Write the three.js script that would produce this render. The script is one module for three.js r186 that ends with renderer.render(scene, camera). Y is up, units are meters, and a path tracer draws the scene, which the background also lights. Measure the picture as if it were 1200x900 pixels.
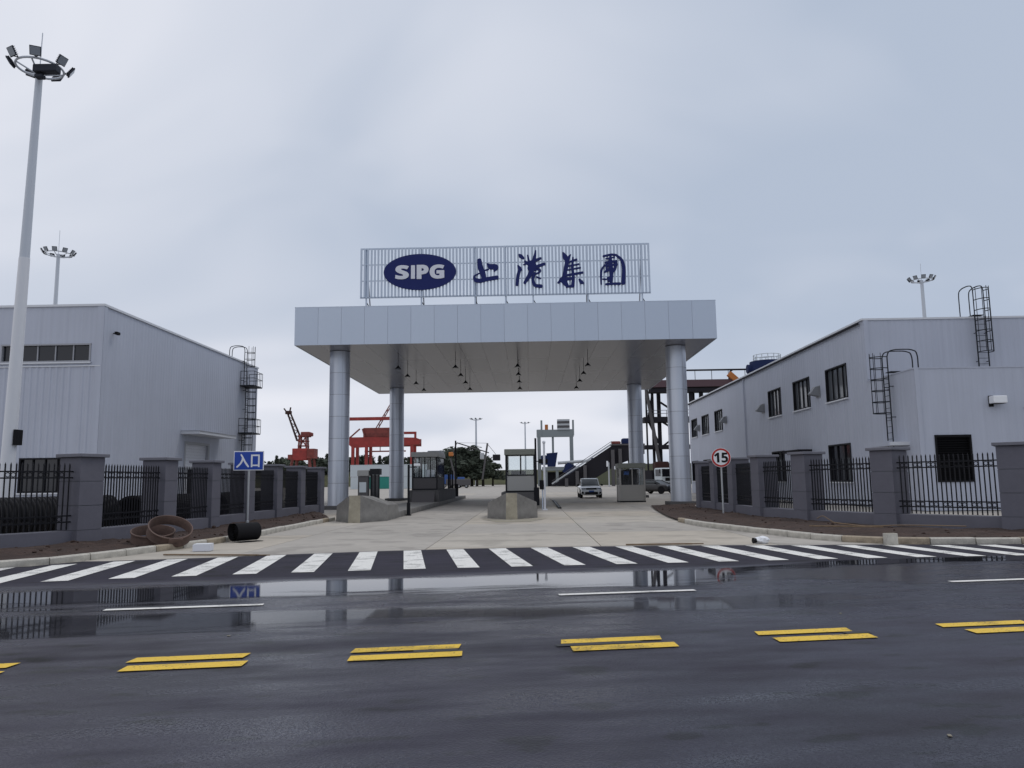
import * as THREE from 'three';
import { mergeGeometries } from 'three/addons/utils/BufferGeometryUtils.js';
import { RoundedBoxGeometry } from 'three/addons/geometries/RoundedBoxGeometry.js';
import { FontLoader } from 'three/addons/loaders/FontLoader.js';
import { TextGeometry } from 'three/addons/geometries/TextGeometry.js';

// ------------------------------------------------------------------ camera, sky, sun, exposure
const scene = new THREE.Scene();
const camera = new THREE.PerspectiveCamera(53.13, 4 / 3, 0.1, 3000);
camera.position.set(0, 1.6, 0);
camera.rotation.order = 'YXZ';
camera.rotation.set(Math.atan(113 / 900), 0.0211, -0.0132);
camera.updateMatrixWorld(true);
const renderer = new THREE.WebGLRenderer({ antialias: true });
renderer.setSize(1024, 768);
renderer.toneMapping = THREE.LinearToneMapping;
renderer.toneMappingExposure = 1.07;
renderer.shadowMap.enabled = true;

let seed = 12345;
const rnd = () => { seed = (seed + 0x6D2B79F5) | 0; let t = Math.imul(seed ^ (seed >>> 15), 1 | seed); t = (t + Math.imul(t ^ (t >>> 7), 61 | t)) ^ t; return ((t ^ (t >>> 14)) >>> 0) / 4294967296; };
const rr = (a, b) => a + (b - a) * rnd();
function hash(x, y) { let n = Math.imul(x, 374761393) + Math.imul(y, 668265263); n = Math.imul(n ^ (n >>> 13), 1274126177); return ((n ^ (n >>> 16)) >>> 0) / 4294967296; }
function vn(x, y, p) {
  const xi = Math.floor(x), yi = Math.floor(y), fx = x - xi, fy = y - yi;
  const w = (a) => p ? ((a % p) + p) % p : a;
  const u = fx * fx * (3 - 2 * fx), v = fy * fy * (3 - 2 * fy);
  const a = hash(w(xi), w(yi)), b = hash(w(xi + 1), w(yi)), c = hash(w(xi), w(yi + 1)), d = hash(w(xi + 1), w(yi + 1));
  return a + (b - a) * u + (c - a) * v + (a - b - c + d) * u * v;
}
function fbm(x, y, o = 4, p = 0) { let s = 0, a = 0.5, t = 0; for (let i = 0; i < o; i++) { s += a * vn(x + i * 17 * (p ? 0 : 1), y, p); t += a; a *= 0.5; x *= 2; y *= 2; p *= 2; } return s / t; }
const sm = (a, b, x) => { const t = Math.min(1, Math.max(0, (x - a) / (b - a))); return t * t * (3 - 2 * t); };
const mix = (a, b, t) => a + (b - a) * t;

// overcast sky: a bright grey layer with soft rolls of darker and bluer cloud
{
  const W = 1024, H = 512, d = new Float32Array(W * H * 4);
  for (let j = 0; j < H; j++) for (let i = 0; i < W; i++) {
    const th = ((j + 0.5) / H - 0.5) * Math.PI, ph = ((i + 0.5) / W - 0.5) * 2 * Math.PI;
    const y = Math.sin(th), c = Math.cos(th), x = Math.cos(ph) * c, z = Math.sin(ph) * c;
    const k = 1 / (Math.max(y, 0) + 0.22), px = x * k, pz = z * k;
    const wx = fbm(px * 0.9 + 4, pz * 0.9 + 9, 3) - 0.5, wz = fbm(px * 0.9 + 31, pz * 0.9 + 2, 3) - 0.5;
    const n = fbm(px * 0.62 + wx * 1.3 + 11, pz * 1.15 + wz * 1.3 + 7, 5);
    const n2 = fbm(px * 0.42 + 50, pz * 0.5 + 40 + wx, 4);
    const side = Math.tanh(1.9 * x) * 0.55; // thicker, bluer cloud towards +x
    let t = 0.6 - 0.8 * side + 0.5 * (y - 0.3) * sm(0, 0.2, y) + 0.3 * (1 - sm(0.02, 0.22, y)) + 1.6 * (n - 0.5) + 1.0 * (n2 - 0.5);
    t = Math.min(1.08, Math.max(0, t));
    const r = mix(0.425, 0.735, t), g = mix(0.49, 0.755, t), bl = mix(0.605, 0.825, t);
    const o = (j * W + i) * 4; d[o] = r; d[o + 1] = g; d[o + 2] = bl; d[o + 3] = 1;
  }
  const t = new THREE.DataTexture(d, W, H, THREE.RGBAFormat, THREE.FloatType);
  t.mapping = THREE.EquirectangularReflectionMapping; t.magFilter = THREE.LinearFilter; t.minFilter = THREE.LinearFilter; t.colorSpace = THREE.LinearSRGBColorSpace; t.needsUpdate = true;
  scene.background = t; scene.environment = t; scene.environmentIntensity = 1;
}
const sun = new THREE.DirectionalLight(0xfff8f0, 0.7);
sun.position.set(48, 90, -60); sun.target.position.set(0, 0, -35);
sun.shadow.radius = 40; sun.shadow.mapSize.set(2048, 2048);
Object.assign(sun.shadow.camera, { left: -70, right: 70, top: 80, bottom: -80, near: 1, far: 260 });
scene.add(sun, sun.target);

// ------------------------------------------------------------------ helpers
const names = {};
function numbered(n) { const k = names[n] = (names[n] ?? -1) + 1; return k ? n + '_' + String(k).padStart(3, '0') : n; }
function thing(name, label, category, [x, y, z] = [0, 0, 0], turn = 0, group) {
  const o = new THREE.Group(); o.name = numbered(name); o.position.set(x, y, z); o.rotation.y = turn;
  o.userData = { label, category }; if (group) o.userData.group = group; scene.add(o); return o;
}
function uvm(g) { // texture coordinates in metres, by the dominant axis of each face
  if (g.index) g = g.toNonIndexed();
  const p = g.attributes.position, uv = new Float32Array(p.count * 2), a = new THREE.Vector3(), b = new THREE.Vector3(), c = new THREE.Vector3();
  for (let i = 0; i < p.count; i += 3) {
    a.fromBufferAttribute(p, i); b.fromBufferAttribute(p, i + 1); c.fromBufferAttribute(p, i + 2);
    const n = b.clone().sub(a).cross(c.clone().sub(a)), ax = Math.abs(n.x), ay = Math.abs(n.y), az = Math.abs(n.z);
    [a, b, c].forEach((q, k) => { const o = (i + k) * 2; if (ay >= ax && ay >= az) { uv[o] = q.x; uv[o + 1] = -q.z; } else if (ax >= az) { uv[o] = q.z; uv[o + 1] = q.y; } else { uv[o] = q.x; uv[o + 1] = q.y; } });
  }
  g.setAttribute('uv', new THREE.BufferAttribute(uv, 2)); return g;
}
function merge(gs) { const l = gs.map((g) => { const h = g.index ? g.toNonIndexed() : g; for (const k of Object.keys(h.attributes)) if (!['position', 'normal', 'uv'].includes(k)) h.deleteAttribute(k); return h; }); return l.length > 1 ? mergeGeometries(l) : l[0]; }
function mesh(name, g, m, parent, pos, uv = true) {
  let q = Array.isArray(g) ? merge(g) : g; if (uv) q = uvm(q);
  const o = new THREE.Mesh(q, m); o.name = parent ? name : numbered(name); if (pos) o.position.set(...pos); (parent || scene).add(o); return o;
}
function raw(name, g, m, parent, pos) { const o = new THREE.Mesh(g, m); o.name = name; if (pos) o.position.set(...pos); parent.add(o); return o; }
function tag(o, label, category, group, kind) { o.userData.label = label; if (category) o.userData.category = category; if (group) o.userData.group = group; if (kind) o.userData.kind = kind; return o; }
const structure = (o, label, category) => tag(o, label, category, null, 'structure');
const bx = (w, h, d, x = 0, y = 0, z = 0) => { const g = new THREE.BoxGeometry(w, h, d); g.translate(x, y, z); return g; };
const b2 = (x0, x1, y0, y1, z0, z1) => bx(x1 - x0, y1 - y0, z1 - z0, (x0 + x1) / 2, (y0 + y1) / 2, (z0 + z1) / 2);
const rb = (w, h, d, x = 0, y = 0, z = 0, r = 0.02) => { const g = new RoundedBoxGeometry(w, h, d, 2, r); g.translate(x, y, z); return g; };
function bar(a, b, r, n = 6, r2 = r) { // a round bar between two points
  const A = new THREE.Vector3(...a), B = new THREE.Vector3(...b), d = B.clone().sub(A), g = new THREE.CylinderGeometry(r2, r, d.length(), n);
  g.applyQuaternion(new THREE.Quaternion().setFromUnitVectors(new THREE.Vector3(0, 1, 0), d.clone().normalize()));
  g.translate((A.x + B.x) / 2, (A.y + B.y) / 2, (A.z + B.z) / 2); return g;
}
function beam(a, b, w, h = w) { // a square bar between two points
  const A = new THREE.Vector3(...a), B = new THREE.Vector3(...b), d = B.clone().sub(A), L = d.length(), g = new THREE.BoxGeometry(w, h, L);
  const o = new THREE.Object3D(); o.lookAt(d); g.applyQuaternion(o.quaternion); g.translate((A.x + B.x) / 2, (A.y + B.y) / 2, (A.z + B.z) / 2); return g;
}
const tube = (pts, r, n = 6, seg = 0, closed = false) => new THREE.TubeGeometry(new THREE.CatmullRomCurve3(pts.map((p) => new THREE.Vector3(...p)), closed, 'catmullrom', 0.3), seg || pts.length * 4, r, n, closed);
function flat(pts, y) { // horizontal polygon from [x, z] points, facing up
  const v = pts.map(([x, z]) => new THREE.Vector2(x, -z)), cw = THREE.ShapeUtils.isClockWise(v); if (cw) v.reverse();
  const tri = THREE.ShapeUtils.triangulateShape(v, []), pos = [], uv = [];
  for (const t of tri) for (const i of t) { pos.push(v[i].x, y, -v[i].y); uv.push(v[i].x, v[i].y); }
  const g = new THREE.BufferGeometry(); g.setAttribute('position', new THREE.Float32BufferAttribute(pos, 3)); g.setAttribute('uv', new THREE.Float32BufferAttribute(uv, 2)); g.computeVertexNormals(); return g;
}
function ext(pts, depth, bevel = 0) { const s = new THREE.Shape(pts.map(([x, y]) => new THREE.Vector2(x, y))); return new THREE.ExtrudeGeometry(s, { depth, bevelEnabled: bevel > 0, bevelSize: bevel, bevelThickness: bevel, bevelSegments: 1, curveSegments: 6 }); }
function along(line, x) { for (let i = 0; i < line.length - 1; i++) if (x <= line[i + 1][0] || i === line.length - 2) { const [a, b] = [line[i], line[i + 1]]; return a[1] + (b[1] - a[1]) * (x - a[0]) / (b[0] - a[0]); } }
function resample(line, step, off = 0) { // points every `step` metres along a smooth [x, z] curve
  const c = new THREE.CatmullRomCurve3(line.map(([x, z]) => new THREE.Vector3(x, 0, z)), false, 'centripetal'); const L = c.getLength(), n = Math.max(1, Math.round(L / step));
  return c.getSpacedPoints(n).map((p) => [p.x, p.z]);
}

// ------------------------------------------------------------------ procedural textures (matter only: grain, stains, wear)
const enc = (v) => { v = Math.min(1, Math.max(0, v)); return Math.round(255 * (v <= 0.0031308 ? 12.92 * v : 1.055 * Math.pow(v, 1 / 2.4) - 0.055)); };
function tex(w, h, f, srgb, rx = 1, ry = rx) {
  const d = new Uint8Array(w * h * 4);
  for (let j = 0; j < h; j++) for (let i = 0; i < w; i++) { const c = f(i / w, j / h, i, j), o = (j * w + i) * 4; for (let k = 0; k < 3; k++) { const v = Array.isArray(c) ? c[k] : c; d[o + k] = srgb ? enc(v) : Math.round(255 * Math.min(1, Math.max(0, v))); } d[o + 3] = 255; }
  const t = new THREE.DataTexture(d, w, h); t.wrapS = t.wrapT = THREE.RepeatWrapping; t.magFilter = THREE.LinearFilter; t.minFilter = THREE.LinearMipmapLinearFilter; t.generateMipmaps = true;
  if (srgb) t.colorSpace = THREE.SRGBColorSpace; t.repeat.set(rx, ry); t.needsUpdate = true; return t;
}
const RS = 0.163; // slope of the road across the site axes
const grainB = tex(512, 512, (u, v, i, j) => { const a = fbm(u * 128, v * 128, 2, 128), b = hash(i, j); return 0.25 + 0.6 * sm(0.3, 0.75, a) + 0.15 * b; }, false, 0.6);
const concB = tex(512, 512, (u, v, i, j) => 0.6 * fbm(u * 64, v * 64, 3, 64) + 0.4 * hash(i, j), false, 0.5);
const concC = tex(1024, 1024, (u, v, i, j) => {
  const a = fbm(u * 5, v * 5, 5, 5), b = fbm(u * 40 + 3, v * 40, 3, 40), s = sm(0.56, 0.7, fbm(u * 9 + 2, v * 9 + 5, 4, 9)), g = hash(i, j);
  const k = 0.86 + 0.2 * (a - 0.5) + 0.16 * (b - 0.5) - 0.16 * s + 0.05 * (g - 0.5); return [0.50 * k, 0.462 * k, 0.40 * k];
}, true, 1 / 9);
const dirtyC = (r, g, b, amt, rep, sx = 6, sy = 6) => tex(512, 512, (u, v, i, j) => { const k = 1 + amt * 1.6 * (fbm(u * sx, v * sy, 4, sx === sy ? sx : 0) - 0.5) + amt * 0.5 * (fbm(u * 60, v * 60, 2, 60) - 0.5) + amt * 0.2 * (hash(i, j) - 0.5); return [r * k, g * k, b * k]; }, true, rep);
// painted sheet metal: faint vertical rain streaks and blotches of dust
const streaks = (r, g, b) => tex(1024, 512, (u, v, i, j) => { const a = fbm(u * 8, v * 8, 4, 8) - 0.5, k = fbm(u * 96, v * 3 + 11, 3, 0) - 0.5, e = fbm(u * 260, v * 6 + 40, 2, 0) - 0.5; const f = 1 + 0.09 * a + 0.10 * k * (0.4 + 1.2 * fbm(u * 12 + 3, v * 4, 3)) + 0.05 * e + 0.012 * (hash(i, j) - 0.5); return [r * f, g * f, b * f]; }, true, 1 / 14, 1 / 12);
// road paint: grey scuffs, and pinholes where the asphalt shows through
const paint = (r, g, b, rep) => tex(1024, 1024, (u, v, i, j) => { const a = fbm(u * 7, v * 7, 4, 7), c = fbm(u * 110, v * 110, 2, 110), chip = sm(0.74, 0.8, c + 0.25 * (a - 0.5)) * 0.8, f = 1 - 0.3 * sm(0.5, 0.75, a) + 0.1 * (fbm(u * 40, v * 40, 3, 40) - 0.5); return [mix(r * f, 0.03, chip), mix(g * f, 0.03, chip), mix(b * f, 0.035, chip)]; }, true, rep);
const soilC = tex(512, 512, (u, v, i, j) => { const a = fbm(u * 8, v * 8, 5, 8), b = fbm(u * 60, v * 60, 3, 60), k = 0.55 + 0.9 * a * (0.5 + b); return [0.05 * k, 0.03 * k, 0.023 * k]; }, true, 0.5);
const soilB = tex(512, 512, (u, v) => fbm(u * 24, v * 24, 5, 24), false, 0.5);
// asphalt: colour patches and how wet it is, over a 48 x 22 m stretch
const asphC = tex(2048, 1024, (u, v, i, j) => {
  const x = u * 48 - 24, d = v * 22 - 2, w = d - RS * x;
  const a = fbm(x * 0.35 + 40, d * 0.9 + 20, 4), b = fbm(x * 3 + 7, w * 5, 4), g = hash(i, j);
  const spot = sm(0.66, 0.74, fbm(x * 2.2 + 90, w * 6 + 15, 4));
  const k = 0.8 + 0.5 * (a - 0.5) + 0.35 * (b - 0.5) + 0.22 * (g - 0.5) - 0.55 * spot; return [0.021 * k, 0.0185 * k, 0.034 * k];
}, true);
asphC.repeat.set(1 / 48, 1 / 22); asphC.offset.set(0.5, 2 / 22); asphC.wrapS = asphC.wrapT = THREE.MirroredRepeatWrapping;
const asphR = tex(1024, 512, (u, v, i, j) => {
  const x = u * 48 - 24, d = v * 22 - 2, w = d - RS * x;
  const st = fbm(x * 0.45 + 12, w * 1.6 + 3, 5), f = fbm(x * 1.2 + 60, w * 5 + 8, 4);
  const wet = sm(8.2, 9.4, w + 1.2 * (st - 0.5)) * (1 - sm(13.2, 14.2, w));
  let r = mix(0.37, 0.2, wet) + 0.75 * (st - 0.5) + 0.5 * (f - 0.5);
  const dry = sm(13.4 + 1.2 * (st - 0.5), 14.3 + 1.2 * (st - 0.5), w); r = mix(r, 0.82 + 0.15 * (f - 0.5), dry);
  return Math.min(0.9, Math.max(0.1, r));
}, false);
asphR.repeat.copy(asphC.repeat); asphR.offset.copy(asphC.offset); asphR.wrapS = asphR.wrapT = THREE.MirroredRepeatWrapping;
// outline of the standing water, in road coordinates (34 m along, 6 m across)
const puddleA = tex(2048, 512, (u, v) => {
  const x = u * 38 - 19, w = 8.2 + v * 6.2;
  const n = fbm(x * 0.3 + 5, w * 1.1 + 2, 5) - 0.5, f = fbm(x * 0.8 + 33, w * 6 + 4, 4) - 0.5, q = fbm(x * 0.22 + 71, w * 0.3, 3) - 0.5, e = n * 1.1 + f * 0.9;
  const low = mix(11.5, 11.0, sm(-3, -6, x)) + 1.5 * sm(2.2, 5.5, x + 3 * q), topE = 13.45 - 0.35 * sm(-3.5, -6.5, x) + 0.55 * sm(3, 6, x);
  const A = sm(low - 0.15, low + 0.5, w + 1.3 * e) * (1 - sm(topE - 0.22, topE + 0.1, w + 0.4 * n + 0.25 * f));
  const B = 0.75 * sm(9.0, 9.7, w + e * 1.2) * (1 - sm(10.25, 10.5, w + e * 0.9)) * sm(-16, -9, x) * (1 - sm(1.8, 4.5, x + 6 * q)) * sm(-0.4, 0.1, f + 0.9 * n + 0.2) * mix(1, 0.55, sm(-4, -1.5, x));
  return Math.max(A, B);
}, false);
puddleA.wrapS = puddleA.wrapT = THREE.ClampToEdgeWrapping;

// ------------------------------------------------------------------ materials
const lin = (r, g, b) => new THREE.Color().setRGB(r, g, b);
const std = (c, rough, o = {}) => new THREE.MeshStandardMaterial({ color: Array.isArray(c) ? lin(...c) : c, roughness: rough, ...o });
const dull = (r, g, b, rough = 0.8) => new THREE.MeshPhysicalMaterial({ color: lin(r, g, b), roughness: rough, specularIntensity: 0.35 }); // matt dark paint, rubber and plastic
const M = {
  asphalt: new THREE.MeshPhysicalMaterial({ color: 0xffffff, roughness: 1, ior: 1.38, map: asphC, roughnessMap: asphR, bumpMap: grainB, bumpScale: 0.003 }),
  water: new THREE.MeshPhysicalMaterial({ color: lin(0.022, 0.023, 0.028), roughness: 0.035, ior: 1.4, alphaMap: puddleA, transparent: true }),
  white: std(0xffffff, 0.75, { map: paint(0.74, 0.735, 0.70, 0.5) }), yellow: std(0xffffff, 0.65, { map: paint(0.74, 0.49, 0.04, 0.55) }),
  blackout: std([0.008, 0.008, 0.009], 0.5),
  concrete: std(0xffffff, 0.85, { map: concC, bumpMap: concB, bumpScale: 0.004 }),
  concrete2: std([0.9, 0.91, 0.94], 0.85, { map: concC, bumpMap: concB, bumpScale: 0.004 }),
  concrete3: std([1.0, 0.98, 0.95], 0.85, { map: concC, bumpMap: concB, bumpScale: 0.004 }),
  cast: std(0xffffff, 0.9, { map: dirtyC(0.19, 0.185, 0.175, 0.45, 0.6, 5, 5), bumpMap: concB, bumpScale: 0.006 }),
  castPale: std(0xffffff, 0.9, { map: dirtyC(0.34, 0.31, 0.24, 0.35, 0.8), bumpMap: concB, bumpScale: 0.006 }),
  plinth: std(0xffffff, 0.9, { map: dirtyC(0.085, 0.083, 0.085, 0.35, 0.5) }),
  kerb: std(0xffffff, 0.9, { map: dirtyC(0.46, 0.44, 0.39, 0.45, 0.8), bumpMap: concB, bumpScale: 0.006 }),
  kerbDark: std(0xffffff, 0.9, { map: dirtyC(0.33, 0.28, 0.21, 0.6, 0.8), bumpMap: concB, bumpScale: 0.006 }),
  soil: std(0xffffff, 1, { map: soilC, bumpMap: soilB, bumpScale: 0.06 }),
  clad: std(0xffffff, 0.5, { map: streaks(0.405, 0.435, 0.515) }),
  trim: std([0.58, 0.6, 0.64], 0.4), frameGrey: std([0.3, 0.31, 0.34], 0.5),
  dark: dull(0.009, 0.009, 0.011), glassSkyGrey: new THREE.MeshPhysicalMaterial({ color: lin(0.10, 0.11, 0.125), roughness: 0.08 }), glassDark: new THREE.MeshPhysicalMaterial({ color: lin(0.012, 0.013, 0.018), roughness: 0.06 }),  // grey glass: pale sky reflection put into the base colour of upper panes
  glass: new THREE.MeshPhysicalMaterial({ color: lin(0.93, 0.95, 0.95), roughness: 0.02, transmission: 1, thickness: 0 }),
  blackMetal: dull(0.009, 0.0095, 0.013, 0.6), rail: dull(0.018, 0.021, 0.027, 0.6),
  alu: std([0.44, 0.495, 0.58], 0.3, { metalness: 0.5 }), alu2: std([0.433, 0.488, 0.574], 0.31, { metalness: 0.5 }), alu3: std([0.447, 0.502, 0.586], 0.29, { metalness: 0.5 }),
  aluC: std([0.50, 0.535, 0.60], 0.3, { metalness: 0.5 }), aluC2: std([0.485, 0.52, 0.585], 0.31, { metalness: 0.5 }),
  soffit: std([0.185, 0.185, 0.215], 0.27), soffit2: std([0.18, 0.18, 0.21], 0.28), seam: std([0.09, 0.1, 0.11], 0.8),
  roof: std([0.3, 0.3, 0.31], 0.8),
  slat: std([0.46, 0.53, 0.63], 0.45, { metalness: 0.1 }), navy: std([0.005, 0.013, 0.105], 0.85), letter: std([0.62, 0.64, 0.7], 0.5),
  pillar: std(0xffffff, 0.85, { map: dirtyC(0.115, 0.115, 0.142, 0.16, 0.4) }), pillarCap: std(0xffffff, 0.8, { map: dirtyC(0.15, 0.152, 0.18, 0.16, 0.6) }),
  pole: std([0.48, 0.52, 0.58], 0.4), poleLow: std([0.62, 0.64, 0.68], 0.42), lamp: dull(0.026, 0.03, 0.042, 0.6), lens: std([0.25, 0.28, 0.32], 0.15),
  blue: std([0.004, 0.05, 0.36], 0.5), signWhite: std([0.75, 0.77, 0.8], 0.45), red: std([0.42, 0.016, 0.012], 0.45), black: dull(0.008, 0.008, 0.009, 0.6),
  hoodM: std([0.2, 0.21, 0.225], 0.5), galv: std([0.42, 0.44, 0.46], 0.45, { metalness: 0.3 }),
  rust: std(0xffffff, 0.85, { map: dirtyC(0.115, 0.075, 0.062, 0.6, 1.2) }), felt: dull(0.009, 0.009, 0.011),
  pipe: dull(0.006, 0.006, 0.008, 0.6), booth: std([0.3, 0.3, 0.29], 0.45), boothRoof: std([0.18, 0.19, 0.165], 0.6), mullion: dull(0.016, 0.017, 0.02, 0.6),
  steel: std([0.3, 0.29, 0.27], 0.38, { metalness: 0.4 }),
  craneRed: std(0xffffff, 0.6, { map: dirtyC(0.30, 0.03, 0.024, 0.4, 0.15) }), craneRust: std(0xffffff, 0.7, { map: dirtyC(0.19, 0.04, 0.032, 0.5, 0.2) }), craneDark: dull(0.05, 0.024, 0.022),
  boxWhite: std([0.5, 0.55, 0.58], 0.6), teal: std([0.012, 0.21, 0.17], 0.55), bluePaint: std([0.03, 0.09, 0.3], 0.5), blueDark: dull(0.012, 0.022, 0.075, 0.7),
  greyGreen: std([0.22, 0.25, 0.26], 0.6), structDark: dull(0.02, 0.019, 0.024), structMid: dull(0.10, 0.096, 0.10), gallery: std([0.09, 0.05, 0.06], 0.7), orange: std([0.45, 0.15, 0.03], 0.6),
  grass: std(0xffffff, 1, { map: dirtyC(0.06, 0.062, 0.028, 0.6, 0.05) }), hoard: std(0xffffff, 0.8, { map: dirtyC(0.11, 0.12, 0.075, 0.2, 0.1) }),
  leaf: new THREE.MeshStandardMaterial({ color: lin(0.05, 0.063, 0.046), roughness: 1 }), leaf2: new THREE.MeshStandardMaterial({ color: lin(0.066, 0.08, 0.056), roughness: 1 }), bark: std([0.05, 0.04, 0.03], 1),
  carWhite: new THREE.MeshPhysicalMaterial({ color: lin(0.62, 0.66, 0.69), roughness: 0.35, clearcoat: 1, clearcoatRoughness: 0.05 }), carBlack: new THREE.MeshPhysicalMaterial({ color: lin(0.008, 0.008, 0.01), roughness: 0.35, clearcoat: 0.3, clearcoatRoughness: 0.1 }),
  carGlass: new THREE.MeshPhysicalMaterial({ color: lin(0.05, 0.06, 0.065), roughness: 0.3 }), tyre: dull(0.011, 0.011, 0.011), rim: std([0.35, 0.36, 0.38], 0.35, { metalness: 0.7 }), wood: std(0xffffff, 0.9, { map: dirtyC(0.2, 0.14, 0.085, 0.5, 1.5) }),
};

// ------------------------------------------------------------------ ground, road, markings
structure(mesh('yard_ground', flat([[-500, 40], [500, 40], [500, -900], [-500, -900]], -0.03), M.concrete2, null, null, false), 'pale concrete yard ground stretching behind the gate', 'ground');
const kerbLeft = [[-22, -13.1], [-18, -13.8], [-14, -14.5], [-11.3, -14.95], [-10.1, -15.6], [-9.5, -17], [-9.0, -18.8], [-8.6, -20.5], [-8.35, -23], [-8.35, -26], [-8.35, -30], [-8.35, -33.2]];
const kerbRight = [[5.45, -28.9], [5.65, -26], [6.2, -23.75], [6.75, -21.84], [7.05, -20.6], [7.45, -19.6], [8.05, -18.85], [8.9, -18.35], [9.92, -18.2], [11.24, -18.1], [16, -18.3], [24, -18.7], [30, -19]];
const zn = [[-14, -12.1], [-8.8, -12.84], [-7.12, -13.37], [-5.22, -13.8], [-3.31, -14.14], [-2.33, -14.31], [-0.35, -14.54], [1.92, -14.82], [3.86, -15.05], [5.79, -15.3], [7.7, -15.46], [9.46, -15.55], [14, -15.9], [22, -16.6]];
const zf = [[-14, -14.4], [-11.3, -14.8], [-10, -15.5], [-8.78, -16.3], [-7.03, -16.87], [-5.34, -17.45], [-3.52, -17.99], [-1.61, -18.38], [0.88, -18.6], [2.68, -18.58], [4.48, -18.53], [6.11, -18.35], [7.82, -18.2], [9.66, -17.95], [14, -17.85], [22, -18.2]];
const edge = [[-8.95, -16.5], [-7.03, -17.0], [-5.34, -17.6], [-3.52, -18.13], [-1.61, -18.52], [0.88, -18.75], [2.68, -18.72], [4.48, -18.68], [6.11, -18.5], [7.82, -18.4], [8.9, -18.3]];
const roadFar = [[-40, -10.1], ...kerbLeft.slice(0, 5), [-9.55, -16.5], ...edge, ...kerbRight.slice(8), [48, -20.5]];
structure(mesh('road', flat([...roadFar, [48, 16], [-40, 16]], 0.008), M.asphalt, null, null, false), 'wet dark asphalt road with puddles and painted lines', 'road');
{ // joint between asphalt and concrete
  const g = []; for (let i = 0; i < edge.length - 1; i++) { const [a, b] = [edge[i], edge[i + 1]]; g.push(flat([a, b, [b[0], b[1] - 0.05], [a[0], a[1] - 0.05]], 0.012)); }
  structure(mesh('road_joint', g, M.blackout), 'black tar joint where the asphalt meets the concrete apron', 'joint');
}
{ // standing water: one sheet lying along the road, its outline in the alpha map
  const v = 1 / Math.hypot(1, RS), P = (x, w) => [x, -(w + RS * x)];
  const c = [P(-19, 8.2), P(19, 8.2), P(19, 14.4), P(-19, 14.4)], g = new THREE.BufferGeometry();
  const pos = [], uv = []; for (const [i, s, t] of [[0, 0, 0], [1, 1, 0], [2, 1, 1], [0, 0, 0], [2, 1, 1], [3, 0, 1]]) { pos.push(c[i][0], 0.0115, c[i][1]); uv.push(s, t); }
  g.setAttribute('position', new THREE.Float32BufferAttribute(pos, 3)); g.setAttribute('uv', new THREE.Float32BufferAttribute(uv, 2)); g.computeVertexNormals();
  structure(mesh('puddle', g, M.water, null, null, false), 'long still puddle lying along the road beside the crosswalk', 'puddle');
}
{ // zebra crossing
  const o = new THREE.Group(); o.name = 'crosswalk'; scene.add(o); structure(o, 'white striped crosswalk painted across the gate entrance', 'crosswalk');
  const L = Math.hypot(1, RS), n = [-RS / L, -1 / L];
  for (let i = -10; i <= 17; i++) {
    const q = [];
    for (const x of [-2.33 + 0.985 * i, -2.33 + 0.985 * i + 0.4]) {
      const z = along(zn, x); q.push([x, z]); let t = 1; for (let k = 0; k < 20; k++) { const X = x + n[0] * t, Z = z + n[1] * t; t += (Z - along(zf, X)); } q.push([x + n[0] * t, z + n[1] * t]);
    }
    mesh('stripe', flat([q[0], q[2], q[3], q[1]], 0.016), M.white, o, null, false);
  }
}
{ // lane lines
  const L = Math.hypot(1, RS), r = [1 / L, -RS / L], n = [-RS / L, -1 / L];
  const dash = (x, z, len, w, skew = 0) => flat([[x, z], [x + r[0] * len, z + r[1] * len], [x + r[0] * (len + skew) + n[0] * w, z + r[1] * (len + skew) + n[1] * w], [x + r[0] * skew + n[0] * w, z + r[1] * skew + n[1] * w]], 0.017);
  const a = new THREE.Group(); a.name = 'white_lane_line'; scene.add(a); structure(a, 'white dashed lane line on the wet asphalt', 'lane line');
  for (let k = -2; k <= 3; k++) { const x = -5.49 + 5.88 * k, z = -10.9 - 0.157 * x; mesh('dash', dash(x, z + 0.05, 1.98, 0.13), M.white, a, null, false); }
  const y = new THREE.Group(); y.name = 'yellow_lane_line'; scene.add(y); structure(y, 'double yellow dashed centre line on the wet asphalt', 'lane line');
  const starts = [-7.65, -5.66, -3.67, -1.71, 0.28, 2.29, 4.31, 6.3, 8.3], o2 = [0.05, 0.08, 0.1, 0.05, 0.1, 0.11, 0.16, 0.18, 0.18];
  starts.forEach((x, i) => { const z = -7.8 - 0.163 * x; mesh('dash', dash(x, z + 0.10, 1.02, 0.185, 0.04), M.yellow, y, null, false); mesh('dash', dash(x + o2[i], z + 0.43, 1.03, 0.205, 0.02), M.yellow, y, null, false); });
  for (const [i, s, l] of [[4, -0.04, 0.85], [3, 0.6, 0.42], [5, 0.9, 0.28]]) { const x = starts[i] + s, z = -7.8 - 0.163 * x; mesh('blacked_out_mark', dash(x, z + 0.215, l, 0.105), M.blackout, y, null, false); }
}
{ // concrete slabs of the driveway and yard
  const o = new THREE.Group(); o.name = 'driveway'; scene.add(o); structure(o, 'pale concrete slab driveway leading under the gate canopy', 'driveway');
  const W = 4.2, D = 5, mats = [M.concrete, M.concrete2, M.concrete3];
  for (let i = 0; i < 5; i++) for (let j = 0; j < 17; j++) {
    const x0 = -10.9 + i * W, z1 = -14 - j * D, g = b2(x0 + 0.012, x0 + W - 0.012, -0.2, 0, z1 - D + 0.012, z1 - 0.012);
    const s = mesh('slab', g, mats[(i * 7 + j * 5 + ((i * j) % 3)) % 3], o); s.position.y = 0.0006 * ((i * 3 + j) % 4);
  }
}

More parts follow.
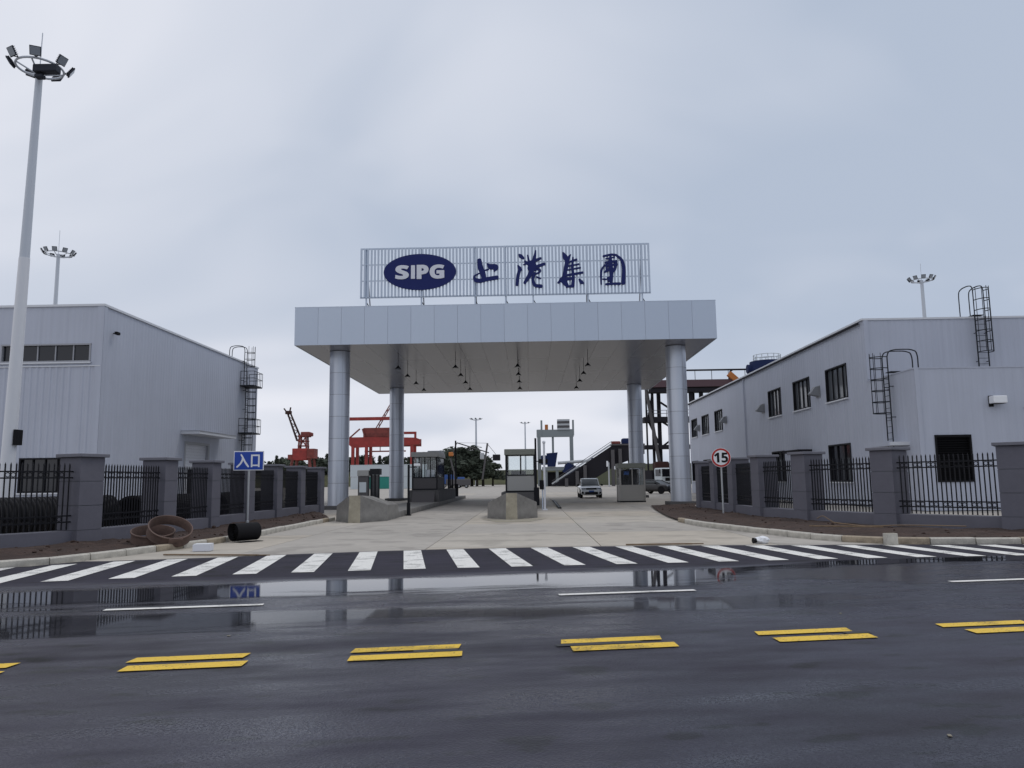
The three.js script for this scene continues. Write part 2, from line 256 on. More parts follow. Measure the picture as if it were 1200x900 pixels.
// kerbs
function kerb(name, line, label, inward) {
  const o = new THREE.Group(); o.name = name; scene.add(o); structure(o, label, 'kerb');
  const p = resample(line, 0.98), s = ext([[0, -0.1], [0, 0.13], [0.025, 0.155], [0.15, 0.155], [0.15, -0.1]], 1);
  for (let i = 0; i < p.length - 1; i++) {
    const [a, b] = [p[i], p[i + 1]], L = Math.hypot(b[0] - a[0], b[1] - a[1]), g = s.clone(); g.scale(inward, 1, L - 0.018 - 0.012 * rnd()); if (inward < 0) { const ix = g.toNonIndexed(), q = ix.attributes.position; for (let k = 0; k < q.count; k += 3) { const t = [q.getX(k), q.getY(k), q.getZ(k)]; q.setXYZ(k, q.getX(k + 2), q.getY(k + 2), q.getZ(k + 2)); q.setXYZ(k + 2, ...t); } ix.computeVertexNormals(); g.copy(ix); }
    const m = mesh('kerb_stone', g, rnd() < 0.25 ? M.kerbDark : M.kerb, o); m.position.set(a[0], rr(-0.008, 0.008), a[1]); m.rotation.y = Math.atan2(b[0] - a[0], b[1] - a[1]) + rr(-0.008, 0.008);
  }
}
kerb('kerb', kerbLeft, 'pale kerb stones edging the soil bed along the fence with the blue sign', 1);
kerb('kerb_001', kerbRight, 'pale kerb stones curving round the soil bed with the speed sign', 1);

// ------------------------------------------------------------------ fences
const fenceL = [[-20, -14.4], [-16.8, -15.7], [-13.85, -17.4], [-11.95, -20.4], [-11.55, -23.95], [-11.5, -27.3], [-11.5, -30.8], [-11.5, -34.3], [-11.5, -37.85], [-11.5, -41.4]];
const fenceR = [[20, -19.7], [16.4, -20.1], [13.15, -21.25], [11.0, -23.9], [9.65, -27.1], [9.05, -30.1], [8.95, -33.4], [8.95, -36.7], [8.95, -39.9]];
const barG = (() => { const g = [bx(0.028, 1.66, 0.028, 0, 0.83, 0)]; const c = new THREE.ConeGeometry(0.024, 0.07, 4); c.translate(0, 1.695, 0); g.push(c); return uvm(merge(g)); })();
const ringG = new THREE.TorusGeometry(0.052, 0.01, 4, 10);
function fence(pts, label, side) { // side: +1 when the outer (driveway) face lies to the right of the walking direction
  const o = thing('boundary_fence', label, 'fence');
  const S = 0.74, H0 = 0.46, H1 = 2.36;
  const dirs = pts.map((p, i) => { const a = pts[Math.max(0, i - 1)], b = pts[Math.min(pts.length - 1, i + 1)]; return Math.atan2(b[0] - a[0], b[1] - a[1]); });
  pts.forEach(([x, z], i) => {
    const q = new THREE.Group(); q.name = 'pillar'; q.position.set(x, 0, z); q.rotation.y = dirs[i]; o.add(q);
    const h = (H1 - H0) / 3;
    raw('core', uvm(b2(-S / 2 + 0.015, S / 2 - 0.015, 0, H1, -S / 2 + 0.015, S / 2 - 0.015)), M.seam, q);
    for (let k = 0; k < 3; k++) raw('render_band', uvm(b2(-S / 2, S / 2, H0 + k * h + 0.008, H0 + (k + 1) * h - 0.008, -S / 2, S / 2)), M.pillar, q);
    raw('cap', uvm(rb(S + 0.17, 0.09, S + 0.17, 0, H1 + 0.045, 0, 0.015)), M.pillarCap, q);
    raw('foot', uvm(b2(-S / 2 - 0.012, S / 2 + 0.012, -0.2, H0 - 0.004, -S / 2 - 0.012, S / 2 + 0.012)), M.pillar, q);
  });
  for (let i = 0; i < pts.length - 1; i++) {
    const [a, b] = [pts[i], pts[i + 1]], L = Math.hypot(b[0] - a[0], b[1] - a[1]), t = Math.atan2(b[0] - a[0], b[1] - a[1]);
    const w = new THREE.Group(); w.name = 'fence_panel'; w.position.set((a[0] + b[0]) / 2, 0, (a[1] + b[1]) / 2); w.rotation.y = t; o.add(w);
    raw('low_wall', uvm(b2(-0.3, 0.3, -0.2, H0 - 0.01, -L / 2 + S / 2 - 0.05, L / 2 - S / 2 + 0.05)), M.pillar, w);
    const off = 0.2 * side, hl = L / 2 - S / 2;
    for (const y of [0.68, 0.84, 1.82, 1.98]) raw('rail', uvm(bx(0.034, 0.036, hl * 2 + 0.06, off, y, 0)), M.blackMetal, w);
    const n = Math.round(hl * 2 / 0.125), st = hl * 2 / n;
    for (let k = 0; k < n; k++) { raw('bar', barG, M.blackMetal, w, [off, H0 + 0.02, -hl + (k + 0.5) * st]); }
    const rg = []; for (let k = 0; k < n - 1; k++) if (k % 3 !== 2) for (const y of [0.76, 1.9]) { const g = ringG.clone(); g.rotateY(Math.PI / 2); g.translate(off, y, -hl + (k + 1) * st); rg.push(g); }
    raw('scroll_ornament', uvm(merge(rg)), M.blackMetal, w);
  }
}
fence(fenceL, 'grey rendered pillar fence with black bars beside the blue entrance sign', -1);
fence(fenceR, 'grey rendered pillar fence with black bars beside the round speed sign', 1);

// ------------------------------------------------------------------ soil beds
function soilBed(name, kl, fl, label) {
  const n = 160, m = 14, A = new THREE.CatmullRomCurve3(kl.map(([x, z]) => new THREE.Vector3(x, 0, z)), false, 'centripetal').getSpacedPoints(n), B = new THREE.CatmullRomCurve3(fl.map(([x, z]) => new THREE.Vector3(x, 0, z)), false, 'centripetal').getSpacedPoints(n);
  const pos = [], idx = [];
  for (let i = 0; i <= n; i++) for (let j = 0; j <= m; j++) {
    const t = j / m, x = mix(A[i].x, B[i].x, t), z = mix(A[i].z, B[i].z, t);
    const h = 0.07 + 0.06 * sm(0, 0.6, t) + (0.16 * (fbm(x * 1.1 + 9, z * 1.1, 4) - 0.45) + 0.06 * (fbm(x * 5, z * 5 + 3, 3) - 0.5)) * sm(0, 0.2, t);
    pos.push(x, h, z);
  }
  for (let i = 0; i < n; i++) for (let j = 0; j < m; j++) { const a = i * (m + 1) + j, b = a + m + 1; idx.push(a, b, a + 1, b, b + 1, a + 1); }
  const g = new THREE.BufferGeometry(); g.setAttribute('position', new THREE.Float32BufferAttribute(pos, 3)); g.setIndex(idx); g.computeVertexNormals();
  if (g.attributes.normal.getY(20) < 0) { for (let k = 0; k < idx.length; k += 3) [idx[k], idx[k + 1]] = [idx[k + 1], idx[k]]; g.setIndex(idx); g.computeVertexNormals(); }
  const uv = []; for (let k = 0; k < pos.length; k += 3) uv.push(pos[k], pos[k + 2]); g.setAttribute('uv', new THREE.Float32BufferAttribute(uv, 2));
  const o = mesh(name, g, M.soil, null, null, false); structure(o, label, 'soil');
  const c = []; for (let k = 0; k < 200; k++) { const i = Math.floor(rnd() * n), j = 2 + Math.floor(rnd() * (m - 2)), q = (i * (m + 1) + j) * 3, r = rr(0.012, 0.05) * (rnd() < 0.1 ? 1.6 : 1), s = new THREE.IcosahedronGeometry(r, 0); s.scale(rr(0.8, 1.3), rr(0.5, 0.9), rr(0.8, 1.3)); s.rotateY(rnd() * 6); s.translate(pos[q] + rr(-0.1, 0.1), pos[q + 1] + r * 0.2, pos[q + 2] + rr(-0.1, 0.1)); c.push(s); }
  tag(mesh('soil_clod', c, M.soil, o), 'loose clods of brown soil').userData.kind = 'stuff';
}
soilBed('soil_bed', kerbLeft.map(([x, z], i) => i < 4 ? [x - 0.02, z - 0.12] : [x - 0.12, z]), [[-20, -13.9], [-16.8, -15.4], [-13.6, -17.2], [-12.2, -19], [-11.7, -20.6], [-11.3, -23.95], [-11.25, -27.3], [-11.25, -34.3], [-11.25, -37.85], [-11.25, -40.4]], 'brown bare soil bed at the foot of the fence with the blue sign');
soilBed('soil_bed_001', [[7.0, -45.2], [6.5, -41], [6.0, -36], [5.6, -31], ...kerbRight.map(([x, z], i) => i > 6 ? [x, z - 0.12] : [x + 0.12, z])], [[10.4, -45.2], [9, -42.5], [8.75, -39.9], [8.7, -36.7], [8.75, -33.4], [8.85, -30.1], [9.4, -27.1], [10.7, -23.9], [12.9, -21], [16.4, -19.85], [20, -19.5], [30, -19.4]], 'brown bare soil bed below the fence with the speed sign');

// ------------------------------------------------------------------ gate canopy
{
  const o = thing('gate_canopy', 'large flat metal clad gate canopy on four round columns', 'canopy', [0, 0, 0]);
  const x0 = -13.93, x1 = 11.2, z0 = -45, z1 = -71, y0 = 9.78, y1 = 12.08, al = [M.alu, M.alu2, M.alu3, M.alu];
  const N = 18, pw = (x1 - x0) / N, ND = 19, pd = (z0 - z1) / ND;
  const body = new THREE.Group(); body.name = 'fascia'; o.add(body);
  mesh('backing', b2(x0 + 0.06, x1 - 0.06, y0 + 0.06, y1 - 0.1, z1 + 0.06, z0 - 0.06), M.frameGrey, body);
  for (let i = 0; i < N; i++) for (const z of [z0, z1]) mesh('panel', b2(x0 + i * pw + 0.005, x0 + (i + 1) * pw - 0.005, y0, y1, z - 0.02, z + 0.02), al[(i * 5 + 1) % 4], body);
  for (let i = 0; i < ND; i++) for (const x of [x0, x1]) mesh('panel', b2(x - 0.02, x + 0.02, y0, y1, z1 + i * pd + 0.03, z1 + (i + 1) * pd - 0.007), al[(i * 3) % 4], body);
  mesh('coping', [b2(x0 - 0.03, x1 + 0.03, y1, y1 + 0.03, z0 - 0.25, z0 + 0.03), b2(x0 - 0.03, x1 + 0.03, y1, y1 + 0.03, z1 - 0.03, z1 + 0.25), b2(x0 - 0.03, x0 + 0.25, y1, y1 + 0.03, z1 + 0.26, z0 - 0.26), b2(x1 - 0.25, x1 + 0.03, y1, y1 + 0.03, z1 + 0.26, z0 - 0.26)], M.alu3, body);
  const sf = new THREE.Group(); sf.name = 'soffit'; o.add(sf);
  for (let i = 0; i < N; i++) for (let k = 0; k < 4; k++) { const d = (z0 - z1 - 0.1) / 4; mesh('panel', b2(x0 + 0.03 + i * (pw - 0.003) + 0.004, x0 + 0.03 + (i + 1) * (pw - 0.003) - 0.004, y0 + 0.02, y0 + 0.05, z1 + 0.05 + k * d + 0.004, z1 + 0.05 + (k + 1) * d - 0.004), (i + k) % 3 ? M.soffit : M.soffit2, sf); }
  mesh('roof_deck', b2(x0 + 0.07, x1 - 0.07, y1 - 0.099, y1 - 0.05, z1 + 0.07, z0 - 0.07), M.roof, o);
  for (const [x, z] of [[-11.85, -47.7], [9.25, -47.7], [-11.6, -67.2], [9.3, -67.2]]) {
    const c = new THREE.Group(); c.name = 'column'; c.position.set(x, 0, z); o.add(c);
    const R = 0.63, n = 7, h = (y0 - 0.2) / n;
    raw('core', new THREE.CylinderGeometry(R - 0.02, R - 0.02, y0, 40).translate(0, y0 / 2, 0), M.seam, c);
    for (let k = 0; k < n; k++) { const g = new THREE.CylinderGeometry(R, R, h - 0.016, 48, 1, true); g.translate(0, 0.2 + (k + 0.5) * h, 0); raw('cladding_ring', g, [M.aluC, M.aluC2][k % 2], c); }
    for (let k = 0; k < 4; k++) { const a = k * Math.PI / 2 + 0.5, g = bx(0.012, y0 - 0.2, 0.01, 0, 0.2 + (y0 - 0.2) / 2, R); g.rotateY(a); raw('seam_strip', uvm(g), M.frameGrey, c); }
    raw('plinth', uvm(b2(-0.85, 0.85, -0.1, 0.2, -0.85, 0.85)), M.plinth, c);
  }
}
// pendant lamps below the soffit
{
  const xs = [-8.25, -4.6, -0.65, 3.8], zs = [-48.2, -52, -56, -60.2], words = ['first', 'second', 'third', 'fourth'];
  xs.forEach((x, i) => zs.forEach((z, k) => {
    const o = thing('pendant_lamp', 'small black cone lamp hanging on a thin rod under the canopy', 'lamp', [x, 8.72, z], 0, 'pendant lamps under the canopy');
    raw('rod', bar([0, 0.2, 0], [0, 1.08, 0], 0.016), M.blackMetal, o);
    raw('shade', new THREE.LatheGeometry([[0.04, 0.22], [0.07, 0.16], [0.19, 0.02], [0.2, 0], [0.18, 0.0], [0.05, 0.14]].map(([a, b]) => new THREE.Vector2(a, b)), 16), M.blackMetal, o);
    raw('lens', new THREE.CylinderGeometry(0.15, 0.15, 0.015, 16).translate(0, 0.012, 0), M.lens, o);
  }));
}

// ------------------------------------------------------------------ rooftop sign
const font = await new FontLoader().loadAsync('fonts/droid/droid_sans_bold.typeface.json');
function text(s, h, d, bold = 0) { const g = new TextGeometry(s, { font, size: h, depth: d, curveSegments: 5, bevelEnabled: bold > 0, bevelSize: bold, bevelThickness: 0.002, bevelSegments: 1 }); g.computeBoundingBox(); const b = g.boundingBox; g.translate(-(b.min.x + b.max.x) / 2, -(b.min.y + b.max.y) / 2, 0); return g; }
function brush(pts, S, k) { // one brush stroke: [x, y, width] points in picture units, S turns them into metres, k metres per unit
  const c = new THREE.CatmullRomCurve3(pts.map(([x, y]) => { const q = S(x, y); return new THREE.Vector3(q[0], q[1], 0); }), false, 'catmullrom', 0.4), n = pts.length * 5, L = [], R = [];
  const w = (t) => { const f = t * (pts.length - 1), i = Math.min(pts.length - 2, Math.floor(f)); return mix(pts[i][2], pts[i + 1][2], f - i) * k / 2; };
  for (let i = 0; i <= n; i++) { const t = i / n, p = c.getPoint(t), d = c.getTangent(t), e = w(t); L.push([p.x - d.y * e, p.y + d.x * e]); R.push([p.x + d.y * e, p.y - d.x * e]); }
  const cap = (t, dir) => { const p = c.getPoint(t), d = c.getTangent(t), e = w(t), r = []; for (let a = 1; a < 5; a++) { const s = a * Math.PI / 5; r.push([p.x + dir * (-d.y * e * Math.cos(s) + d.x * e * Math.sin(s) * 0.8), p.y + dir * (d.x * e * Math.cos(s) + d.y * e * Math.sin(s) * 0.8)]); } return r; };
  return [...L, ...cap(1, 1), ...R.reverse(), ...cap(0, -1)];
}
{
  const x0 = -10.3, x1 = 7.6, y0 = 13.0, y1 = 16.12, Z = -46.5;
  const o = thing('rooftop_sign', 'long louvred rooftop sign with navy oval and four brush written characters', 'sign', [0, 0, Z]);
  const n = 84, st = (x1 - x0) / n;
  for (let i = 0; i <= n; i++) raw('slat', bx(0.12, y1 - y0 - 0.04, 0.05, 0, 0, 0), M.slat, o, [x0 + i * st, (y0 + y1) / 2, 0]);
  [0, 0.34, 0.67, 1].forEach((f, i) => mesh('rail', bx(x1 - x0 + 0.14, i % 3 ? 0.05 : 0.09, 0.06, (x0 + x1) / 2, mix(y0, y1, f), -0.06), M.slat, o));
  for (const x of [x0 + 0.3, x0 + 3.75, x0 + 7.1, x0 + 9.0, x0 + 10.7, x0 + 14.1, x1 - 0.45]) {
    const f = new THREE.Group(); f.name = 'support_frame'; f.position.set(x, 0, 0); o.add(f);
    raw('post', uvm(bx(0.09, y1 - 12.0, 0.09, 0, (y1 + 12.0) / 2, -0.14)), M.slat, f);
    raw('brace', beam([0, y1 - 0.8, -0.2], [0, 12.05, -1.6], 0.07), M.frameGrey, f);
    raw('strut', beam([0.0, 12.75, -0.2], [0.35, 12.1, -0.2], 0.05), M.blackMetal, f);
    raw('foot', bx(0.3, 0.04, 0.3, 0, 12.07, -0.14), M.frameGrey, f);
  }
  const top = (px) => 292 - (px - 424) * 7 / 336, bot = (px) => 348 - (px - 424) * 5 / 336;
  const P = (px, py) => [x0 + (px - 424) / 336 * (x1 - x0), y0 + (bot(px) - py) / (bot(px) - top(px)) * (y1 - y0)];
  const c = P(493, 319), ov = []; for (let i = 0; i < 64; i++) { const a = i * Math.PI / 32; ov.push([c[0] + 2.26 * Math.cos(a), c[1] + 1.15 * Math.sin(a)]); }
  const badge = mesh('oval_badge', ext(ov, 0.08), M.navy, o, [0, 0, 0.03]);
  // heavy sans capitals: S, P and G from the font, the I a plain bar
  for (const [ch, cx, w] of [['S', -1.1, 0.86], ['I', -0.42, 0.25], ['P', 0.18, 0.74], ['G', 1.08, 0.92]]) { let g = ch === 'I' ? bx(w, 0.86, 0.03, 0, 0, 0.015) : text(ch, 0.8, 0.03, 0.035); if (ch !== 'I') { g.computeBoundingBox(); const b = g.boundingBox; g.scale(w / (b.max.x - b.min.x), 0.9 / (b.max.y - b.min.y), 1); } raw('letter', g, M.letter, badge, [c[0] + cx, c[1] - 0.01, 0.085]); }
  const k = (x1 - x0) / 336 / 6.667;
  const S1 = (x, y) => P(440 + x / 6.667, 285 + y / 6.667), S2 = (x, y) => P(590 + x / 6.667, 280 + y / 6.667);
  const chars = [
    [S1, [[[818, 135, 34], [826, 190, 44], [845, 240, 44], [855, 280, 34]], [[850, 218, 12], [890, 206, 12]], [[880, 165, 14], [905, 185, 44], [945, 190, 46], [935, 218, 18]], [[820, 236, 10], [782, 256, 12], [776, 275, 18], [795, 292, 30]], [[785, 288, 30], [820, 296, 34], [870, 284, 32], [955, 270, 32]]]],
    [S2, [[[128, 125, 14], [142, 138, 34], [162, 155, 18]], [[118, 212, 14], [134, 236, 32], [146, 245, 12]], [[132, 236, 22], [118, 290, 28], [108, 362, 22]], [[194, 130, 10], [204, 180, 20], [216, 225, 22]], [[258, 94, 10], [250, 140, 24], [232, 210, 38]], [[160, 205, 8], [225, 182, 26], [296, 154, 18]], [[172, 178, 16], [195, 195, 26], [220, 215, 20]], [[205, 232, 36], [255, 222, 26], [324, 198, 22]], [[242, 205, 42], [212, 278, 36], [168, 346, 22]], [[238, 248, 14], [282, 240, 16], [290, 258, 14], [262, 275, 14]], [[248, 268, 18], [232, 318, 22], [248, 364, 26], [296, 372, 28]], [[262, 300, 12], [292, 312, 12]]]],
    [S2, [[[470, 108, 10], [484, 140, 40], [500, 170, 34]], [[528, 126, 10], [512, 150, 26], [498, 168, 24]], [[502, 168, 32], [490, 230, 34], [472, 298, 30], [428, 346, 16]], [[500, 190, 12], [574, 164, 18]], [[498, 218, 12], [592, 200, 14]], [[494, 248, 12], [602, 228, 14]], [[470, 292, 18], [540, 280, 20], [618, 266, 18]], [[546, 148, 12], [538, 220, 18], [546, 300, 24], [540, 372, 28]], [[452, 318, 34], [480, 345, 40], [500, 374, 24]], [[490, 376, 16], [540, 372, 22]], [[470, 318, 30], [540, 312, 20]], [[590, 318, 12], [606, 340, 32], [622, 350, 14]]]],
    [S2, [[[790, 205, 10], [766, 245, 18], [760, 290, 18], [760, 356, 12]], [[782, 138, 16], [840, 126, 18], [884, 128, 16]], [[880, 128, 16], [922, 166, 22], [938, 235, 28], [930, 350, 32]], [[838, 132, 16], [834, 190, 36], [840, 260, 34], [838, 352, 22]], [[800, 158, 10], [868, 146, 12]], [[798, 188, 18], [882, 178, 20]], [[796, 212, 16], [886, 202, 18]], [[880, 178, 14], [872, 230, 22]], [[802, 190, 14], [806, 246, 18]], [[790, 262, 16], [820, 246, 22]], [[866, 240, 28], [850, 262, 16]], [[796, 358, 16], [860, 354, 18], [904, 354, 20]], [[772, 318, 10], [800, 320, 12]], [[814, 308, 22], [824, 332, 24]]]],
  ];
  for (const [S, strokes] of chars) {
    const g = new THREE.Group(); g.name = 'brush_character'; g.position.z = 0.03; o.add(g);
    strokes.forEach((s, i) => raw('stroke', uvm(ext(brush(s, S, k), 0.07 + 0.003 * i)), M.navy, g));
  }
}

// ------------------------------------------------------------------ walls with openings
function ribWall(W, H, holes, pitch, depth, m, parent, name = 'wall', y0 = 0) { // in the xy plane, facing +z, openings [x0, x1, y0, y1]
  const xs = [...new Set([0, W, ...holes.flatMap((h) => [h[0], h[1]])])].filter((v) => v >= 0 && v <= W).sort((a, b) => a - b), pos = [];
  const prof = (a, b) => { const r = [[a, 0]]; for (let k = Math.ceil(a / pitch); k * pitch < b; k++) for (const [d, z] of [[0, 0], [0.06, depth], [0.16, depth], [0.22, 0]]) { const x = k * pitch + d * pitch / 0.35; if (x > a && x < b) r.push([x, z]); } r.push([b, 0]); return r; };
  for (let i = 0; i < xs.length - 1; i++) {
    const [a, b] = [xs[i], xs[i + 1]], cut = holes.filter((h) => h[0] <= a + 1e-6 && h[1] >= b - 1e-6).map((h) => [h[2], h[3]]).sort((p, q) => p[0] - q[0]);
    let y = y0; const iv = []; for (const [c, d] of cut) { if (c > y) iv.push([y, c]); y = d; } if (y < H) iv.push([y, H]);
    const p = prof(a, b);
    for (const [c, d] of iv) for (let q = 0; q < p.length - 1; q++) { const [u, v] = [p[q], p[q + 1]]; pos.push(u[0], c, u[1], v[0], c, v[1], v[0], d, v[1], u[0], c, u[1], v[0], d, v[1], u[0], d, u[1]); }
  }
  const g = new THREE.BufferGeometry(); g.setAttribute('position', new THREE.Float32BufferAttribute(pos, 3)); g.computeVertexNormals(); return mesh(name, g, m, parent);
}
function windowPart(parent, x0, x1, y0, y1, n, o = {}) { // in the wall's own plane
  const w = new THREE.Group(); w.name = 'window'; parent.add(w); const f = 0.06;
  raw('frame', uvm(merge([b2(x0 - 0.02, x0 + f, y0, y1, -0.16, 0.04), b2(x1 - f, x1 + 0.02, y0, y1, -0.16, 0.04), b2(x0 - 0.02, x1 + 0.02, y1 - f, y1 + 0.02, -0.16, 0.041), b2(x0 - 0.02, x1 + 0.02, y0 - 0.02, y0 + f, -0.16, 0.041)])), o.frame || M.blackMetal, w);
  for (let k = 1; k < n; k++) raw('mullion', uvm(bx(0.06, y1 - y0 - 2 * f, 0.06, mix(x0, x1, k / n), (y0 + y1) / 2, -0.09)), o.mull || M.blackMetal, w);
  for (let k = 0; k < n; k++) raw('pane', bx((x1 - x0 - 2 * f) / n - 0.01, y1 - y0 - 2 * f, 0.012, mix(x0 + f, x1 - f, (k + 0.5) / n), (y0 + y1) / 2, -0.13 - 0.006 * (k % 2)), o.pane || M.glassDark, w);
  if (o.sill !== false) raw('sill', uvm(b2(x0 - 0.08, x1 + 0.08, y0 - 0.1, y0 - 0.025, -0.03, 0.12)), M.trim, w);
  return w;
}
function wallFrame(parent, x, z, turn) { const g = new THREE.Group(); g.position.set(x, 0, z); g.rotation.y = turn; parent.add(g); g.name = 'facade'; return g; }
// caged ladder standing against a wall in the xy plane, facing +z; sections [y0, y1, cageFrom, cageTo]
function ladder(parent, x, z, turn, secs, platforms, over, m = M.rail) {
  const L = new THREE.Group(); L.name = 'cage_ladder'; L.position.set(x, 0, z); L.rotation.y = turn; parent.add(L); const w = 0.27, so = 0.22;
  for (const [y0, y1, c0, c1, dx = 0] of secs) {
    for (const s of [-1, 1]) { const pts = [[s * w + dx, y0, so], [s * w + dx, y1, so]]; raw('rail', bar(...pts, 0.032), m, L); for (let y = y0 + 0.4; y < y1; y += 1.5) raw('bracket', bar([s * w + dx, y, so], [s * w + dx, y, 0], 0.02), m, L); }
    for (let y = y0 + 0.25; y < y1; y += 0.3) raw('rung', bar([-w + dx, y, so], [w + dx, y, so], 0.013), m, L);
    for (let y = c0; y <= c1 + 0.01; y += 0.55) { const p = []; for (let k = 0; k <= 12; k++) { const a = Math.PI * k / 12; p.push([dx + 0.36 * Math.cos(a), y, so + 0.05 + 0.68 * Math.sin(a)]); } p[0][0] = w + dx; p[12][0] = -w + dx; p[0][2] = p[12][2] = so; raw('hoop', tube(p, 0.024, 5, 20), m, L); }
    if (c1 > c0) for (const a of [0.45, 1.05, 1.57, 2.1, 2.7]) raw('cage_strap', bar([dx + 0.37 * Math.cos(a), c0, so + 0.05 + 0.69 * Math.sin(a)], [dx + 0.37 * Math.cos(a), c1, so + 0.05 + 0.69 * Math.sin(a)], 0.016), m, L);
  }
  for (const [y, xa, xb, d] of platforms) {
    raw('platform', uvm(b2(xa, xb, y - 0.09, y, 0.03, d)), m, L); const r = [];
    for (const h of [0.55, 1.1]) { r.push(bar([xa, y + h, 0.05], [xa, y + h, d], 0.022), bar([xb, y + h, 0.05], [xb, y + h, d], 0.022), bar([xa, y + h, d], [xb, y + h, d], 0.022)); }
    for (let k = 0; k <= 5; k++) r.push(bar([mix(xa, xb, k / 5), y, d], [mix(xa, xb, k / 5), y + 1.1, d], 0.02)); for (const q of [xa, xb]) r.push(bar([q, y, 0.08], [q, y + 1.1, 0.08], 0.022), bar([q, y, d * 0.55], [q, y + 1.1, d * 0.55], 0.02));
    raw('guard_rail', merge(r), m, L);
  }
  if (over) { const [y0, yt, d] = over; for (const s of [-1, 1]) { raw('grab_rail', tube([[s * w, y0, so], [s * w, yt - 0.35, so], [s * w, yt - 0.08, so - 0.12], [s * w, yt, so - 0.45], [s * w, yt, -d + 0.4], [s * w, yt - 0.1, -d + 0.08], [s * w, yt - 0.4, -d], [s * w, y0 + 0.08, -d]], 0.03, 6, 40), m, L); } raw('step_plate', bx(2 * w, 0.04, d, 0, y0 + 0.12, -d / 2 + 0.1), m, L); }
  return L;
}
function hood(parent, x, y) { // exhaust hood on a wall plane facing +z
  const s = ext([[0, 0.42], [0.3, 0.42], [0.72, -0.12], [0.66, -0.2], [0, -0.32]], 0.62); s.translate(0, 0, -0.31); s.rotateY(-Math.PI / 2); const h = new THREE.Group(); h.name = 'vent_hood'; h.position.set(x, y, 0.02); h.scale.setScalar(0.78); parent.add(h);
  raw('cover', uvm(s), M.hoodM, h); raw('mesh_grille', bx(0.5, 0.04, 0.5, 0, -0.3, 0.36).rotateX(-0.25), M.dark, h); raw('flange', uvm(b2(-0.4, 0.4, -0.42, 0.5, -0.01, 0.03)), M.hoodM, h);
}
{ // left warehouse
  const o = thing('warehouse', 'tall pale grey clad warehouse with strip window and roller door', 'building');
  const X = -22.75, Z0 = -40, Z1 = -63.6, H = 11.2, Wf = 34;
  const A = wallFrame(o, X - Wf, Z0, 0);
  const fx = (x) => x - (X - Wf);
  ribWall(Wf, 7.95, [[fx(-26.8), fx(-24.15), 1.3, 3.08]], 0.35, 0.035, M.clad, A);
  ribWall(Wf, H, [[fx(-28.2), fx(-23.35), 8.2, 9.16], [fx(-34.5), fx(-29.5), 8.2, 9.16]], 0.35, 0.008, M.clad, A, 'upper_wall', 7.95);
  raw('ledge', uvm(b2(0, Wf, 7.93, 7.985, -0.02, 0.075)), M.trim, A);
  windowPart(A, fx(-28.2), fx(-23.35), 8.2, 9.16, 5, { frame: M.frameGrey, mull: M.frameGrey }); windowPart(A, fx(-34.5), fx(-29.5), 8.2, 9.16, 5, { frame: M.frameGrey, mull: M.frameGrey });
  windowPart(A, fx(-26.8), fx(-24.15), 1.3, 3.08, 4);
  const B = wallFrame(o, X, Z0, Math.PI / 2), sx = (z) => Z0 - z; // side wall facing the driveway
  ribWall(Z0 - Z1, H, [[sx(-50.3), sx(-54.2), 0, 4.4]], 0.35, 0.012, M.clad, B);
  raw('corner_trim', uvm(merge([b2(Wf - 0.28, Wf + 0.06, 0, H, 0.02, 0.06)])), M.clad, A); raw('corner_trim', uvm(b2(0.0, 0.28, 0, H, 0.01, 0.06)), M.clad, B);
  const d = new THREE.Group(); d.name = 'roller_door'; B.add(d);
  for (let k = 0; k < 22; k++) raw('slat', rb(3.7, 0.195, 0.04, sx(-52.25), 0.1 + k * 0.2, -0.14, 0.015), M.letter, d);
  raw('door_frame', uvm(merge([b2(sx(-50.3) - 0.02, sx(-50.3) + 0.12, 0, 4.42, -0.2, 0.06), b2(sx(-54.2) - 0.2, sx(-54.2) + 0.02, 0, 4.42, -0.2, 0.06), b2(sx(-50.3), sx(-54.2), 4.3, 4.45, -0.2, 0.062)])), M.frameGrey, d);
  const aw = new THREE.Group(); aw.name = 'awning'; B.add(aw);
  raw('slab', uvm(b2(sx(-49.7), sx(-56.0), 4.9, 5.08, 0, 1.25)), M.trim, aw); raw('edge_trim', uvm(b2(sx(-49.7) - 0.03, sx(-56.0) + 0.03, 5.082, 5.12, 0, 1.29)), M.frameGrey, aw);
  const R = new THREE.Group(); R.name = 'roof'; o.add(R);
  raw('deck', uvm(b2(X - Wf, X - 0.02, H - 0.3, H - 0.1, Z1, Z0 - 0.02)), M.roof, R);
  raw('coping', uvm(merge([b2(X - Wf, X + 0.09, H, H + 0.12, Z0 - 0.2, Z0 + 0.09), b2(X - 0.2, X + 0.09, H, H + 0.12, Z1, Z0 - 0.2)])), M.trim, R);
  raw('shell', uvm(merge([b2(X - Wf, X - 0.3, 0, H - 0.32, Z1, Z1 + 0.2), b2(X - Wf, X - 0.3, 0, H - 0.32, Z0 - 0.6, Z0 - 0.3), b2(X - 0.6, X - 0.3, 0, H - 0.32, Z1 + 0.21, Z0 - 0.61)])), M.dark, R);
  ladder(o, X, -60.2, Math.PI / 2, [[0.1, 5.6, 3.0, 5.4, -0.1], [5.6, 9.35, 6.7, 9.2, 0.45], [9.35, 11.3, 10.9, 12.5, 0]], [[5.6, -0.7, 1.15, 1.15], [9.35, -0.6, 1.3, 1.15]], [11.2, 12.55, 1.0]);
  for (const [x, z, y] of [[X + 0.02, -41, 9.9], [X + 0.02, -63.2, 9.6]]) { const c = new THREE.Group(); c.name = 'security_camera'; c.position.set(x, y, z); o.add(c); raw('bracket', bar([0, 0, 0], [0.2, 0, 0], 0.03), M.dark, c); raw('body', rb(0.16, 0.16, 0.36, 0.26, -0.02, 0.05, 0.03), M.dark, c); }
}
